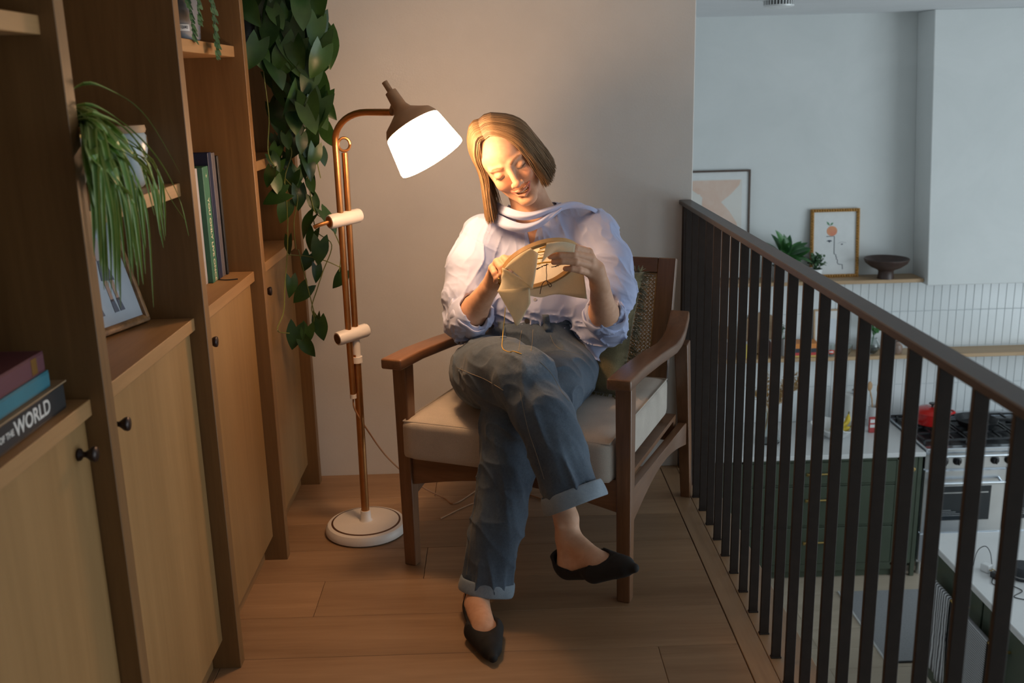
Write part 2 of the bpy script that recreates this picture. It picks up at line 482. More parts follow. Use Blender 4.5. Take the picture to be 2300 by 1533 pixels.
# narrow pull-out beside the cooker
cab3 = thing('narrow_cabinet', 'narrow dark green pull-out cabinet with a brass knob beside the cooker', 'cabinet', (2.77, CF, KF))
K3 = Vector((2.77, CF, KF))
kp('carcass', (2.702, CF + 0.022, KF + 0.07), (2.846, KW - 0.02, CT - 0.032), GREEN, cab3, K3)
kp('door', (2.710, CF - 0.002, KF + 0.10), (2.812, CF + 0.02, CT - 0.045), GREEN, cab3, K3, 0.003)
kp('corner_post', (2.816, CF, KF), (2.846, CF + 0.022, CT - 0.032), GREEN, cab3, K3)
kp('foot', (2.705, CF, KF), (2.735, CF + 0.03, KF + 0.07), GREEN, cab3, K3)
kn = MB().lathe([(0.0, 0), (0.006, 0), (0.006, 0.012), (0.013, 0.018), (0.014, 0.024), (0.0, 0.027)], 14).build('knob', BRASS, cab3, smooth=True, weld=True)
kn.matrix_local = Matrix.Translation(Vector((2.775, CF - 0.002, -1.125)) - K3) @ Matrix.Rotation(PI / 2, 4, 'X')
wt = MB().box((0.85, CF - 0.035, CT - 0.032), (2.848, KW - 0.012, CT)).build('worktop', STONE, bevel=0.003)
tag(wt, 'white stone worktop running over the green drawer units along the wall', 'worktop')

# range cooker
ck = thing('range_cooker', 'stainless steel range cooker with gas hob, black knobs and double ovens', 'cooker', (3.35, CF, KF))
K4 = Vector((3.35, CF, KF))
X0, X1 = 2.858, 3.858
HT = -0.985
kp('body', (X0, CF + 0.01, KF + 0.10), (X1, KW - 0.03, HT - 0.03), STEEL, ck, K4, 0.004)
kp('hob_top', (X0, CF - 0.02, HT - 0.032), (X1, KW - 0.03, HT), STEEL, ck, K4, 0.006)
kp('hob_well', (X0 + 0.015, CF + 0.04, HT), (X1 - 0.015, KW - 0.06, HT + 0.003), IRON, ck, K4)
kp('control_panel', (X0, CF - 0.012, HT - 0.150), (X1, CF + 0.02, HT - 0.034), STEEL, ck, K4, 0.004)
kp('upstand', (X0, KW - 0.045, HT), (X1, KW - 0.03, HT + 0.03), STEEL, ck, K4)
rb = MB().tube([(X0 + 0.02 - K4.x, -0.05, HT - 0.045 - K4.z), (X1 - 0.02 - K4.x, -0.05, HT - 0.045 - K4.z)], 0.010, 10).build('front_rail', STEEL, ck, smooth=True)
knobm = MB().lathe([(0.030, 0), (0.030, 0.004), (0.021, 0.006), (0.020, 0.022), (0.018, 0.026), (0.0, 0.027)], 18)
knobm.box((-0.004, -0.020, 0.024), (0.004, 0.020, 0.034)); knob2 = knobm.mesh('control_knob', smooth=True, angle=0.6)
for x in (2.985, 3.075, 3.330, 3.425, 3.52, 3.62):
    o = link('control_knob', knob2, BLACK, ck); o.matrix_local = Matrix.Translation(Vector((x, CF - 0.012, HT - 0.092)) - K4) @ Matrix.Rotation(PI / 2, 4, 'X')
def oven(xa, xb, window=True):
    d = kp('oven_door', (xa, CF - 0.014, KF + 0.33), (xb, CF + 0.012, HT - 0.160), STEEL, ck, K4, 0.005)
    zt = HT - 0.160
    h = MB().tube([(xa + 0.03 - K4.x, -0.062, zt - 0.075 - K4.z), (xb - 0.03 - K4.x, -0.062, zt - 0.075 - K4.z)], 0.010, 10)
    for x in (xa + 0.06, xb - 0.06): h.tube([(x - K4.x, -0.062, zt - 0.075 - K4.z), (x - K4.x, -0.012, zt - 0.060 - K4.z)], 0.008, 8)
    h.build('door_handle', STEEL, d, smooth=True)
    if window:
        kp('oven_window', (xa + 0.10, CF - 0.018, KF + 0.42), (xb - 0.10, CF - 0.010, zt - 0.115), DARKGLASS, d, K4, 0.002)
        kp('trim_line', (xa + 0.12, CF - 0.0195, zt - 0.165), (xb - 0.12, CF - 0.017, zt - 0.158), STEEL, d, K4, 0)
        for q in range(4):
            z = KF + 0.455 + q * 0.013
            kp('oven_rack', (xa + 0.11, CF - 0.0195, z), (xa + 0.11 + 0.19 - q * 0.035, CF - 0.017, z + 0.003), STEEL, d, K4, 0)
oven(X0 + 0.004, 3.425); oven(3.431, X1 - 0.004)
kp('storage_drawer', (X0 + 0.004, CF - 0.010, KF + 0.12), (X1 - 0.004, CF + 0.012, KF + 0.322), STEEL, ck, K4, 0.004)
for x in (X0 + 0.04, X1 - 0.04):
    MB().lathe([(0.02, 0), (0.02, 0.10)], 12).build('foot', STEEL, ck).location = Vector((x, CF + 0.05, KF)) - K4
for i, (cx_, w) in enumerate(((3.02, 0.30), (3.35, 0.33), (3.68, 0.30))):
    g = MB()
    z = HT + 0.028
    for y in (CF + 0.06, CF + 0.20, CF + 0.32, CF + 0.44, CF + 0.56): g.box((cx_ - w/2 - K4.x, y - CF - 0.006, z - K4.z), (cx_ + w/2 - K4.x, y - CF + 0.006, z + 0.012 - K4.z))
    for x in (cx_ - w/2, cx_ - 0.05, cx_ + 0.05, cx_ + w/2 - 0.012): g.box((x - K4.x, 0.055, z - K4.z), (x + 0.012 - K4.x, 0.566, z + 0.012 - K4.z))
    for x in (cx_ - w/2, cx_ + w/2 - 0.012):
        for y in (0.06, 0.55): g.box((x - K4.x, y, HT - K4.z), (x + 0.012 - K4.x, y + 0.012, z + 0.002 - K4.z))
    g.build('pan_support', IRON, ck)
    for y in (CF + 0.17, CF + 0.45):
        b = MB().lathe([(0.05, 0.0), (0.05, 0.012), (0.035, 0.018), (0.0, 0.019)], 16).build('burner', IRON, ck, smooth=True)
        b.location = Vector((cx_, y, HT + 0.003)) - K4
HOBZ = HT + 0.040
# red casserole
RED = plain('red_enamel', (0.55, 0.02, 0.018), 0.15, var=0.04)
pc = atz(2087, 952, HOBZ)
po = thing('casserole_dish', 'round red enamel casserole with lid and black knob on the cooker', 'pot', (3.055, 6.66, HOBZ))
MB().lathe([(0.0, 0.0), (0.095, 0.0), (0.112, 0.01), (0.120, 0.085), (0.124, 0.088), (0.116, 0.090), (0.0, 0.091)], 28).build('pot_body', RED, po, smooth=True, weld=True)
lid = MB().lathe([(0.124, 0.089), (0.122, 0.096), (0.095, 0.112), (0.05, 0.122), (0.0, 0.124)], 28).build('lid', RED, po, smooth=True, weld=True)
MB().lathe([(0.0, 0.122), (0.010, 0.122), (0.009, 0.136), (0.026, 0.146), (0.026, 0.152), (0.0, 0.155)], 16).build('lid_knob', BLACK, lid, smooth=True, weld=True)
for s in (-1, 1):
    MB().tube(catmull([(s*0.112, -0.035, 0.080), (s*0.150, -0.022, 0.084), (s*0.155, 0, 0.085), (s*0.150, 0.022, 0.084), (s*0.112, 0.035, 0.080)], 4), 0.009, 8, flat=0.7).build('loop_handle', RED, po, smooth=True)
# cast-iron pan
pn = thing('frying_pan', 'black cast-iron frying pan resting on the hob behind the last balusters', 'pan', (3.345, 6.60, HOBZ))
MB().lathe([(0.0, 0.0), (0.115, 0.0), (0.140, 0.045), (0.144, 0.048), (0.140, 0.050), (0.112, 0.006), (0.0, 0.005)], 28).build('pan_body', IRON, pn, smooth=True, weld=True)
MB().tube([(0.135, -0.02, 0.042), (0.20, -0.05, 0.048), (0.30, -0.10, 0.05)], [0.012, 0.010, 0.013], 8, flat=0.6).build('pan_handle', IRON, pn, smooth=True)

# island with worktop
IX, IY = 2.315, 5.025
isl = thing('kitchen_island', 'dark green kitchen island under a white stone top at the lower right', 'island', (3.0, 4.0, KF))
K5 = Vector((3.0, 4.0, KF))
kp('carcass', (IX + 0.055, 2.2, KF + 0.09), (3.6, IY - 0.05, CT - 0.036), GREEN, isl, K5)
kp('plinth', (IX + 0.10, 2.25, KF), (3.55, IY - 0.10, KF + 0.09), GREEN, isl, K5)
for (y0, y1) in ((4.40, 4.965), (3.82, 4.39), (3.24, 3.81), (2.66, 3.23)):
    d = kp('panel_door', (IX + 0.035, y0 + 0.003, KF + 0.11), (IX + 0.055, y1 - 0.003, CT - 0.05), GREEN, isl, K5, 0.003)
    if y1 < 4.38:
        k = MB().lathe([(0.0, 0), (0.006, 0), (0.006, 0.012), (0.015, 0.018), (0.016, 0.024), (0.0, 0.027)], 14).build('knob', BRASS, d, smooth=True, weld=True)
        k.matrix_local = Matrix.Translation(Vector((IX + 0.035, 4.10 if y1 > 4.3 else y1 - 0.06, -1.30)) - K5) @ Matrix.Rotation(-PI / 2, 4, 'Y')
it = MB().box((IX, 2.1, CT - 0.036), (3.65, IY, CT)).build('island_worktop', STONE, bevel=0.003)
tag(it, 'white stone worktop of the island with chargers and cables on it', 'worktop')
# brass towel rail on the island side, with two towels over it
RY0, RY1, RXx, RZ = 4.08, 4.96, IX - 0.022, -1.172
tr = thing('towel_rail', 'brass towel rail on the side of the green island', 'rail', (IX + 0.03, 4.5, RZ))
MB().tube([(RXx - IX - 0.03, RY0 - 4.5, 0), (RXx - IX - 0.03, RY1 - 4.5, 0)], 0.008, 10).build('bar', BRASS, tr, smooth=True)
for y in (RY0 + 0.03, 4.53, RY1 - 0.03):
    MB().tube([(RXx - IX - 0.03, y - 4.5, 0), (0.0045, y - 4.5, 0)], 0.007, 8).build('bracket', BRASS, tr, smooth=True)
def stripes(name, a, b, scale, wob, direction):
    t = NT(name); v = t.coord((1, 1, 1))
    w = t.new('ShaderNodeTexWave', wave_type='BANDS', bands_direction=direction)
    w.inputs['Scale'].default_value = scale; w.inputs['Distortion'].default_value = wob; w.inputs['Detail'].default_value = 2; w.inputs['Detail Scale'].default_value = 1.2
    t.L(v, w.inputs['Vector'])
    t.base(t.ramp(w.outputs['Fac'], [(0.38, a), (0.52, b)])).set(Roughness=0.9)
    t.bump(t.noise(v, 220, 2), 0.4, 0.002)
    return t.m
TOWEL1 = stripes('striped_towel_cloth', (0.09, 0.085, 0.09), (0.55, 0.56, 0.57), 13, 1.6, 'Y')
TOWEL2 = stripes('woven_towel_cloth', (0.17, 0.17, 0.175), (0.42, 0.43, 0.44), 26, 0.8, 'Z')
def towel(name, label, mat, y0, y1, zf, zb, seed, fringe):
    r = random.Random(seed); rows = []; n = 26
    ys = [y0 + (y1 - y0) * j / 16 for j in range(17)]
    prof = [(RXx + 0.012, zb)] + [(RXx + 0.012, zb + (RZ - zb) * i / 5) for i in range(1, 5)]
    prof += [(RXx + 0.011 * math.cos(a), RZ + 0.011 * math.sin(a)) for a in (0.3, 0.9, 1.57, 2.2, 2.8)]
    prof += [(RXx - 0.012, RZ + (zf - RZ) * i / 10) for i in range(1, 11)]
    for k, (x, z) in enumerate(prof):
        d = max(0.0, (RZ - z))
        rows.append([(x + (0.006 * math.sin(y * 60 + seed) * d * 2.5 if x < RXx else 0), y + (0.02 * d * math.sin(z * 9 + seed)), z + (0.012 * math.sin(y * 25 + seed) * (d > 0.28))) for y in ys])
    b = Vector((RXx, (y0 + y1) / 2, RZ))
    m = MB().grid([[Vector(q) - b for q in row] for row in rows])
    o = m.build(name, mat, smooth=True); o.location = b; solidify(o, 0.004)
    tag(o, label, 'towel')
    if fringe:
        fm = MB()
        for i in range(46):
            y = y0 + (y1 - y0) * (i + 0.5) / 46
            p = Vector((RXx - 0.012, y, zf + 0.004)) - b
            fm.tube([p, p + Vector((r.uniform(-.004, .004), r.uniform(-.006, .006), -0.03 - r.random() * 0.015))], 0.0022, 4)
        tag(fm.build('fringe', mat, o), kind='stuff')
    return o
towel('tea_towel', 'black and white wavy striped tea towel on the brass rail', TOWEL1, 4.60, 4.86, -1.66, -1.55, 1, False)
towel('woven_towel', 'grey woven towel with a fringe hanging nearer on the brass rail', TOWEL2, 4.20, 4.46, -1.60, -1.50, 2, True)
# runner rug
RUG = plain('rug_weave', (0.28, 0.285, 0.295), 0.95, var=0.15, scale=120, bump=0.5)
EDGE = plain('rug_edge', (0.55, 0.55, 0.54), 0.9)
rg = thing('rug', 'grey woven runner rug on the kitchen floor between island and drawers', 'rug', (2.55, 5.66, KF))
MB().box((-0.29, -0.425, 0.0005), (1.1, 0.425, 0.008)).build('rug_field', RUG, rg, bevel=0.003)
MB().box((-0.302, -0.43, 0.0005), (-0.289, 0.43, 0.010)).build('rug_binding', EDGE, rg, bevel=0.002)
MB().box((-0.289, -0.437, 0.0005), (1.1, -0.424, 0.010)).build('rug_binding', BLACK, rg, bevel=0.002)

# wall shelves
sh1 = MB().box((1.0, 6.745, 0.060), (2.958, KW - 0.0005, 0.086)).build('upper_wall_shelf', OAK_X, bevel=0.002)
tag(sh1, 'oak wall shelf with the framed prints, plants and dark bowl on it', 'shelf')
sh2 = MB().box((1.0, 6.745, -0.488), (4.6, KW - 0.0102, -0.461)).build('lower_wall_shelf', OAK_X, bevel=0.002)
tag(sh2, 'long oak wall shelf lower down across the white tiles', 'shelf')
S1, S2 = 0.0862, -0.4608

# framed prints (flat print on a real frame)
def picture(name, label, x0, x1, z0, z1, fw, depth, fmat, lean_y0, lean, group=None):
    """leaning picture; origin bottom centre; local x across, z up, front toward -y"""
    o = thing(name, label, 'picture', ((x0 + x1) / 2, lean_y0, z0))
    o.rotation_euler = (-lean, 0, 0)
    w = x1 - x0; h = z1 - z0
    for lo, hi in (((-w/2, 0, 0), (w/2, depth, fw)), ((-w/2, 0, h - fw), (w/2, depth, h)), ((-w/2, 0, fw), (-w/2 + fw, depth, h - fw)), ((w/2 - fw, 0, fw), (w/2, depth, h - fw))):
        MB().box(lo, hi).build('frame_side', fmat, o, bevel=0.0015)
    MB().box((-w/2 + fw, depth * 0.5, fw), (w/2 - fw, depth * 0.9, h - fw)).build('sheet', PAPER, o)
    return o, w, h
def flat(o, name, pts, mat, y, t=0.0006):
    return MB().prism([(p[0], y - t, p[1]) for p in pts], (0, t, 0)).build(name, mat, o)
def blob(cx_, cz_, rx, rz, n=28, f=None):
    return [(cx_ + rx * math.cos(2*PI*i/n) * (f(i/n) if f else 1), cz_ + rz * math.sin(2*PI*i/n) * (f(i/n) if f else 1)) for i in range(n)]
DKWOOD = plain('dark_frame', (0.085, 0.05, 0.035), 0.4, var=0.2, scale=30)
big, w, h = picture('art_print', 'large framed abstract print in peach and plum at the end of the upper shelf', 1.17, 1.774, S1, 0.850, 0.013, 0.02, DKWOOD, 6.895, 0.045)
def watercolor(name, a, b):
    t = NT(name); v = t.coord((1, 1, 1)); n = t.noise(v, 5, 5, 0.65, 0.8)
    t.base(t.ramp(n, [(0.3, a), (0.7, b)])).set(Roughness=0.9); return t.m
PEACH = watercolor('peach_wash', (0.68, 0.46, 0.36), (0.75, 0.60, 0.51))
PLUM = watercolor('plum_wash', (0.22, 0.15, 0.16), (0.29, 0.20, 0.21))
CREAM = watercolor('cream_wash', (0.70, 0.67, 0.62), (0.73, 0.71, 0.67))
flat(big, 'print_field', [(-0.23, 0.06), (0.245, 0.06), (0.245, 0.70), (-0.23, 0.70)], CREAM, 0.010)
flat(big, 'peach_shape', [(-0.06, 0.06), (0.22, 0.06), (0.232, 0.20), (0.235, 0.30), (0.21, 0.40), (0.16, 0.48), (0.10, 0.545), (0.17, 0.60), (0.225, 0.66), (0.235, 0.695), (-0.13, 0.695), (-0.10, 0.63), (-0.03, 0.58), (-0.04, 0.40), (-0.06, 0.2)], PEACH, 0.0093)
flat(big, 'plum_shape', [(-0.225, 0.06), (-0.06, 0.06), (-0.10, 0.50), (-0.13, 0.62), (-0.225, 0.63)], PLUM, 0.0088)
flat(big, 'white_shape', [(-0.115, 0.30), (-0.06, 0.30), (-0.045, 0.60), (-0.13, 0.615)], CREAM, 0.0082)
GOLD = plain('gold_frame', (0.40, 0.20, 0.045), 0.4, 0.35, var=0.3, scale=60)
gf, w, h = picture('fruit_print', 'gold-framed line drawing of a face with a peach balanced on it', 2.205, 2.548, S1, 0.566, 0.022, 0.022, GOLD, 6.875, 0.10)
bead = MB().ball((0, 0, 0), 0.0085, 8, 6).mesh('bead', smooth=True)
nb = 0
for i in range(26):
    for (x, z) in ((-w/2 + 0.011, 0.011 + i * (h - 0.022) / 25), (w/2 - 0.011, 0.011 + i * (h - 0.022) / 25)):
        o = link('bead', bead, GOLD, gf); o.location = (x, 0.0, z)
for i in range(1, 18):
    for z in (0.011, h - 0.011):
        o = link('bead', bead, GOLD, gf); o.location = (-w/2 + 0.011 + i * (w - 0.022) / 18, 0.0, z)
INK = plain('ink', (0.06, 0.07, 0.10), 0.8)
PEACHF = watercolor('fruit_wash', (0.70, 0.25, 0.16), (0.75, 0.45, 0.20))
LEAFP = plain('leaf_print', (0.10, 0.26, 0.13), 0.8)
flat(gf, 'peach_fruit', blob(-0.02, 0.325, 0.037, 0.035), PEACHF, 0.0105)
flat(gf, 'leaf_print', [(-0.035, 0.362), (-0.052, 0.372), (-0.060, 0.392), (-0.045, 0.385), (-0.035, 0.366)], LEAFP, 0.0105)
flat(gf, 'leaf_print', [(-0.032, 0.362), (-0.028, 0.378), (-0.012, 0.386), (-0.016, 0.372)], LEAFP, 0.0105)
def inkline(o, pts, t=0.0023, y=0.0105, mat=INK, name='ink_line'):
    return MB().tube([(p[0], y, p[1]) for p in pts], t, 5).build(name, mat, o)
inkline(gf, [(-0.058, 0.288), (-0.002, 0.288), (-0.002, 0.165), (0.012, 0.158), (0.010, 0.146), (0.018, 0.140), (0.013, 0.130), (0.024, 0.122), (0.022, 0.104), (0.030, 0.092), (0.058, 0.088), (0.060, 0.055)])
flat(gf, 'drawn_eye', [(-0.058, 0.255), (-0.045, 0.262), (-0.028, 0.262), (-0.016, 0.255), (-0.030, 0.252), (-0.036, 0.244), (-0.044, 0.252)], INK, 0.0105)
flat(gf, 'drawn_eye', [(0.042, 0.232), (0.056, 0.236), (0.060, 0.233), (0.052, 0.225)], INK, 0.0105)
inkline(gf, catmull([(0.024, 0.238), (0.05, 0.247), (0.082, 0.240)], 5), 0.0006)
# pedestal bowl
BROWNC = plain('brown_bowl', (0.055, 0.032, 0.026), 0.45, var=0.25, scale=25)
bw = thing('pedestal_bowl', 'dark brown wooden pedestal bowl at the end of the upper shelf', 'bowl', (2.708, 6.795, S1))
MB().lathe([(0.0, 0), (0.055, 0), (0.053, 0.02), (0.050, 0.05), (0.058, 0.062), (0.10, 0.080), (0.140, 0.110), (0.152, 0.136), (0.150, 0.141), (0.138, 0.134), (0.09, 0.092), (0.0, 0.078)], 36).build('bowl_body', BROWNC, bw, smooth=True, weld=True)

# ---- leaf helper used for every plant
def leaf_mesh(L, W, n=6, curl=0.25, fold=0.18, tip=1.0, heart=0.0, name='leaf'):
    """leaf along +y from the origin, face +z"""
    rows = []
    for i in range(n + 1):
        t = i / n
        if heart:
            w = W * (math.sin(PI * min(1, (t * 0.86 + 0.14)) ** 0.75) ** 0.8) * (1 - 0.15 * t)
        else:
            w = W * math.sin(PI * (t * 0.94 + 0.03) ** (0.85 if tip == 1 else tip)) ** 0.9
        if i == n: w = 0.0006
        y = L * t; z = -curl * L * t * t
        back = heart * W * 0.85 * max(0.0, (1 - t * 3.5))
        rows.append([(-w, y - back, z + fold * w), (-w * 0.5, y - back * 0.6, z + fold * w * 0.35), (0, y, z), (w * 0.5, y - back * 0.6, z + fold * w * 0.35), (w, y - back, z + fold * w)])
    return MB().grid(rows).mesh(name, smooth=True)
def leaf_mat(name, a, b, rough=0.35, trans=0.15):
    t = NT(name); v = t.coord((1, 1, 1), rnd=20)
    oi = t.new('ShaderNodeObjectInfo')
    n = t.noise(v, 30, 3)
    c = t.ramp(t.math('ADD', t.math('MULTIPLY', n, 0.5), t.math('MULTIPLY', oi.outputs['Random'], 0.5)), [(0.25, a), (0.75, b)])
    t.base(c).set(Roughness=rough)
    tr_ = t.new('ShaderNodeBsdfTranslucent'); t.L(c, tr_.inputs[0])
    mx = t.new('ShaderNodeMixShader'); mx.inputs[0].default_value = trans
    t.L(t.b.outputs[0], mx.inputs[1]); t.L(tr_.outputs[0], mx.inputs[2]); t.L(mx.outputs[0], t.out.inputs[0])
    return t.m
LEAF_K = leaf_mat('kitchen_leaf', (0.02, 0.09, 0.025), (0.06, 0.20, 0.05))
LEAF_K2 = leaf_mat('bushy_leaf', (0.05, 0.11, 0.05), (0.13, 0.24, 0.12))
def place_leaf(me, mat, parent, p, d, up=(0, 0, 1), s=1.0, roll=0.0, name='leaf'):
    o = link(name, me, mat, parent)
    y = Vector(d).normalized(); u = Vector(up)
    z = (u - y * u.dot(y))
    if z.length < 1e-4: z = y.orthogonal()
    z.normalize(); x = y.cross(z)
    m = Matrix.Identity(4)
    for i in range(3): m[i][0] = x[i] * s; m[i][1] = y[i] * s; m[i][2] = z[i] * s; m[i][3] = p[i]
    o.matrix_local = m @ Matrix.Rotation(roll, 4, 'Y')
    return o
def pot(name_, mat, parent, r0, r1, h, rim=0.004):
    return MB().lathe([(0, 0), (r0, 0), (r1, h), (r1 - rim, h), (r0 - rim, 0.01), (0, 0.012)], 24).build(name_, mat, parent, smooth=True, weld=True)
SOIL = plain('soil', (0.03, 0.02, 0.015), 0.95, var=0.3, scale=80)
# broad-leaved plant
pl = thing('leafy_pot_plant', 'broad-leaved green plant in a grey pot between the two framed prints', 'plant', (1.98, 6.80, S1))
pot('pot', GREY_C, pl, 0.06, 0.075, 0.11)
MB().lathe([(0, 0.09), (0.068, 0.095)], 16).build('soil', SOIL, pl)
lm = leaf_mesh(0.16, 0.034, 7, 0.35, 0.3)
r = random.Random(5)
for i in range(26):
    a = r.uniform(0, 2 * PI); el = r.uniform(0.25, 1.45)
    base = Vector((r.uniform(-.02, .02), r.uniform(-.015, .015), 0.09))
    L = r.uniform(0.04, 0.14)
    d = Vector((math.cos(a) * math.cos(el), math.sin(a) * math.cos(el) * 0.55 - 0.25, math.sin(el)))
    if d.x < 0: d.x *= 0.55
    if d.y > 0: d.y *= 0.1
    tip = base + d * L + Vector((0, 0, 0.03))
    MB().tube([base, base + d * L * 0.5 + Vector((0, 0, 0.03)), tip], [0.003, 0.0025, 0.002], 5).build('stem', LEAF_K, pl, smooth=True)
    place_leaf(lm, LEAF_K, pl, tip, d + Vector((0, 0, -0.15)), (0, -0.6, 1), r.uniform(0.7, 1.0), r.uniform(-.5, .5))
# small bushy plant in a white pot
p2 = thing('bushy_pot_plant', 'small bushy green plant in a white pot before the gold frame', 'plant', (2.205, 6.78, S1))
pot('pot', WHITE_C, p2, 0.044, 0.052, 0.085)
MB().lathe([(0, 0.075), (0.047, 0.076)], 16).build('soil', SOIL, p2)
lm2 = leaf_mesh(0.026, 0.011, 4, 0.2, 0.25)
for i in range(24):
    a = 2 * PI * i / 24 + r.uniform(-.2, .2); el = r.uniform(0.15, 1.5); L = r.uniform(0.06, 0.105)
    d = Vector((math.cos(a) * math.cos(el), math.sin(a) * math.cos(el), math.sin(el)))
    b0 = Vector((0, 0, 0.07)); tip = b0 + d * L + Vector((0, 0, 0.02))
    MB().tube([b0, b0 + d * L * 0.55 + Vector((0, 0, .02)), tip], 0.0015, 4).build('stem', LEAF_K2, p2)
    for k in range(8):
        q = b0.lerp(tip, 0.5 + 0.5 * k / 7) + Vector((0, 0, 0.006))
        place_leaf(lm2, LEAF_K2, p2, q, d * 0.5 + Vector((r.uniform(-1, 1), r.uniform(-1, 1), r.uniform(-.3, .9))), (0, 0, 1), r.uniform(0.7, 1.2))
# smoke detector
sd = thing('smoke_detector', 'white round smoke detector on the kitchen ceiling', 'detector', tuple(atz(1750, -4, CEIL)))
MB().lathe([(0.0, 0), (0.088, 0), (0.085, -0.012), (0.0, -0.013)], 28).build('base', WHITE_C, sd, smooth=True, weld=True)
MB().lathe([(0.076, -0.012), (0.074, -0.034), (0.0, -0.035)], 28).build('vent_ring', plain('vent_dark', (0.10, 0.10, 0.10), 0.7), sd, smooth=True)
for i in range(30):
    a = 2 * PI * i / 30
    MB().box((-0.003, 0.070, -0.034), (0.003, 0.080, -0.012), Matrix.Rotation(a, 4, 'Z')).build('rib', WHITE_C, sd)
MB().lathe([(0.080, -0.034), (0.078, -0.042), (0.035, -0.052), (0.0, -0.053)], 28).build('cover', WHITE_C, sd, smooth=True, weld=True)

# ---- lower shelf objects
BOARD = wood('chopping_board', (0.20, 0.12, 0.06), (0.34, 0.22, 0.12), 'x', 10, 12, 0.6)
def board(label, x, y, r_, group):
    o = MB().lathe([(0, 0), (r_, 0), (r_, 0.02), (0, 0.02)], 40).build('round_board', BOARD, bevel=0.003)
    o.matrix_world = Matrix.Translation((x, y, S2 + r_)) @ Matrix.Rotation(PI / 2 - 0.16, 4, 'X')
    return tag(o, label, 'board', group)
board('largest round wooden board leaning on the tiles above the lower shelf', 1.88, 6.915, 0.148, 'round boards')
board('smaller round wooden board leaning at the far left of the lower shelf', 1.60, 6.918, 0.105, 'round boards')
def book_box(name, label, lo, hi, cover, pages_axis='x', group=None, rz=0.0):
    """hardback: cover boards, spine and page block. lo/hi world box; spine on -y side"""
    lo = Vector(lo); hi = Vector(hi); b = Vector(((lo.x + hi.x) / 2, (lo.y + hi.y) / 2, lo.z))
    o = thing(name, label, 'book', tuple(b), rz, group)
    l = lo - b; h_ = hi - b
    if pages_axis == 'z':   # lying flat
        t = 0.003
        MB().box((l.x, l.y, 0), (h_.x, h_.y, t)).box((l.x, l.y, h_.z - t), (h_.x, h_.y, h_.z)).box((l.x, l.y, t), (h_.x, l.y + t, h_.z - t)).build('cover', cover, o)
        MB().box((l.x + 0.003, l.y + t, t), (h_.x - 0.003, h_.y - 0.004, h_.z - t)).build('pages', PAPER, o)
    else:                   # standing, thin along x
        t = 0.002
        MB().box((l.x, l.y, 0), (l.x + t, h_.y, h_.z)).box((h_.x - t, l.y, 0), (h_.x, h_.y, h_.z)).box((l.x + t, l.y, 0), (h_.x - t, l.y + t, h_.z)).build('cover', cover, o)
        MB().box((l.x + t, l.y + t, 0.003), (h_.x - t, h_.y - 0.004, h_.z - 0.003)).build('pages', PAPER, o)
    return o
C = lambda n, c: plain(n, c, 0.55, var=0.05)
yy0, yy1 = 6.77, 6.90
z = S2
for (nm, lab, col_, th, x0, x1) in (('book', 'thin yellow book at the bottom of the lower shelf stack', (0.62, 0.45, 0.12), 0.012, 2.075, 2.272), ('book', 'red book second from the bottom in the shelf stack', (0.55, 0.05, 0.05), 0.020, 2.073, 2.27), ('book', 'black book in the middle of the lower shelf stack', (0.03, 0.035, 0.05), 0.030, 2.078, 2.266), ('book', 'orange book on top of the lower shelf stack', (0.68, 0.24, 0.05), 0.034, 2.082, 2.262)):
    book_box(nm, lab, (x0, yy0, z), (x1, yy1, z + th), C(nm + '_' + lab[:5], col_), 'z', 'books stacked on the lower shelf'); z += th + 0.0004
book_box('book', 'yellow paperback standing left among the shelf books', (1.745, 6.77, S2), (1.80, 6.87, S2 + 0.105), C('yellow_cover', (0.60, 0.48, 0.10)))
book_box('book', 'plum paperback standing right of the yellow one', (1.92, 6.77, S2), (1.955, 6.87, S2 + 0.115), C('plum_cover', (0.14, 0.09, 0.10)))
book_box('book', 'grey book standing furthest left on the lower shelf', (1.60, 6.77, S2), (1.635, 6.87, S2 + 0.125), C('greybrown_cover', (0.16, 0.15, 0.16)))
# leaning white frame on lower shelf
wf, w, h = picture('white_print', 'pale print in a thin oak frame leaning on the tiles', 2.26, 2.49, S2, -0.152, 0.012, 0.015, OAK_X, 6.885, 0.13)
flat(wf, 'drawing', [(-0.05, 0.06), (0.06, 0.06), (0.06, 0.24), (-0.05, 0.24)], watercolor('pale_wash', (0.62, 0.66, 0.70), (0.66, 0.70, 0.74)), 0.0070)
# glass jar with sprig, tumbler, glass dish, plant globe, brown vase
def sprig(o, base, n, L, me, mat, rr, spread=0.5):
    for i in range(n):
        a = rr.uniform(0, 2 * PI)
        tip = base + Vector((math.cos(a) * spread * L, math.sin(a) * spread * L * 0.5, L * rr.uniform(0.7, 1)))
        MB().tube([base, base.lerp(tip, 0.5) + Vector((0, 0, L * 0.1)), tip], 0.002, 4).build('stem', mat, o)
        for k in range(6):
            q = base.lerp(tip, 0.4 + 0.6 * k / 5) + Vector((0, 0, L * 0.08))
            place_leaf(me, mat, o, q, Vector((rr.uniform(-1, 1), rr.uniform(-1, 1), rr.uniform(0, .8))), (0, 0, 1), rr.uniform(.7, 1.2))
jr = thing('bud_vase', 'narrow grey glass vase with a dark green sprig left of the book stack', 'vase', (2.025, 6.83, S2))
MB().lathe([(0, 0), (0.022, 0), (0.024, 0.04), (0.017, 0.10), (0.016, 0.125), (0.014, 0.125), (0.015, 0.10), (0.021, 0.04), (0.019, 0.005), (0, 0.004)], 20).build('vase_body', GREY_C, jr, smooth=True, weld=True)
sprig(jr, Vector((0, 0, 0.11)), 4, 0.12, leaf_mesh(0.035, 0.012, 4), LEAF_K, random.Random(2), 0.25)
tb = thing('tumbler', 'clear tumbler with a red oval label on the lower shelf', 'glass', (2.345, 6.785, S2))
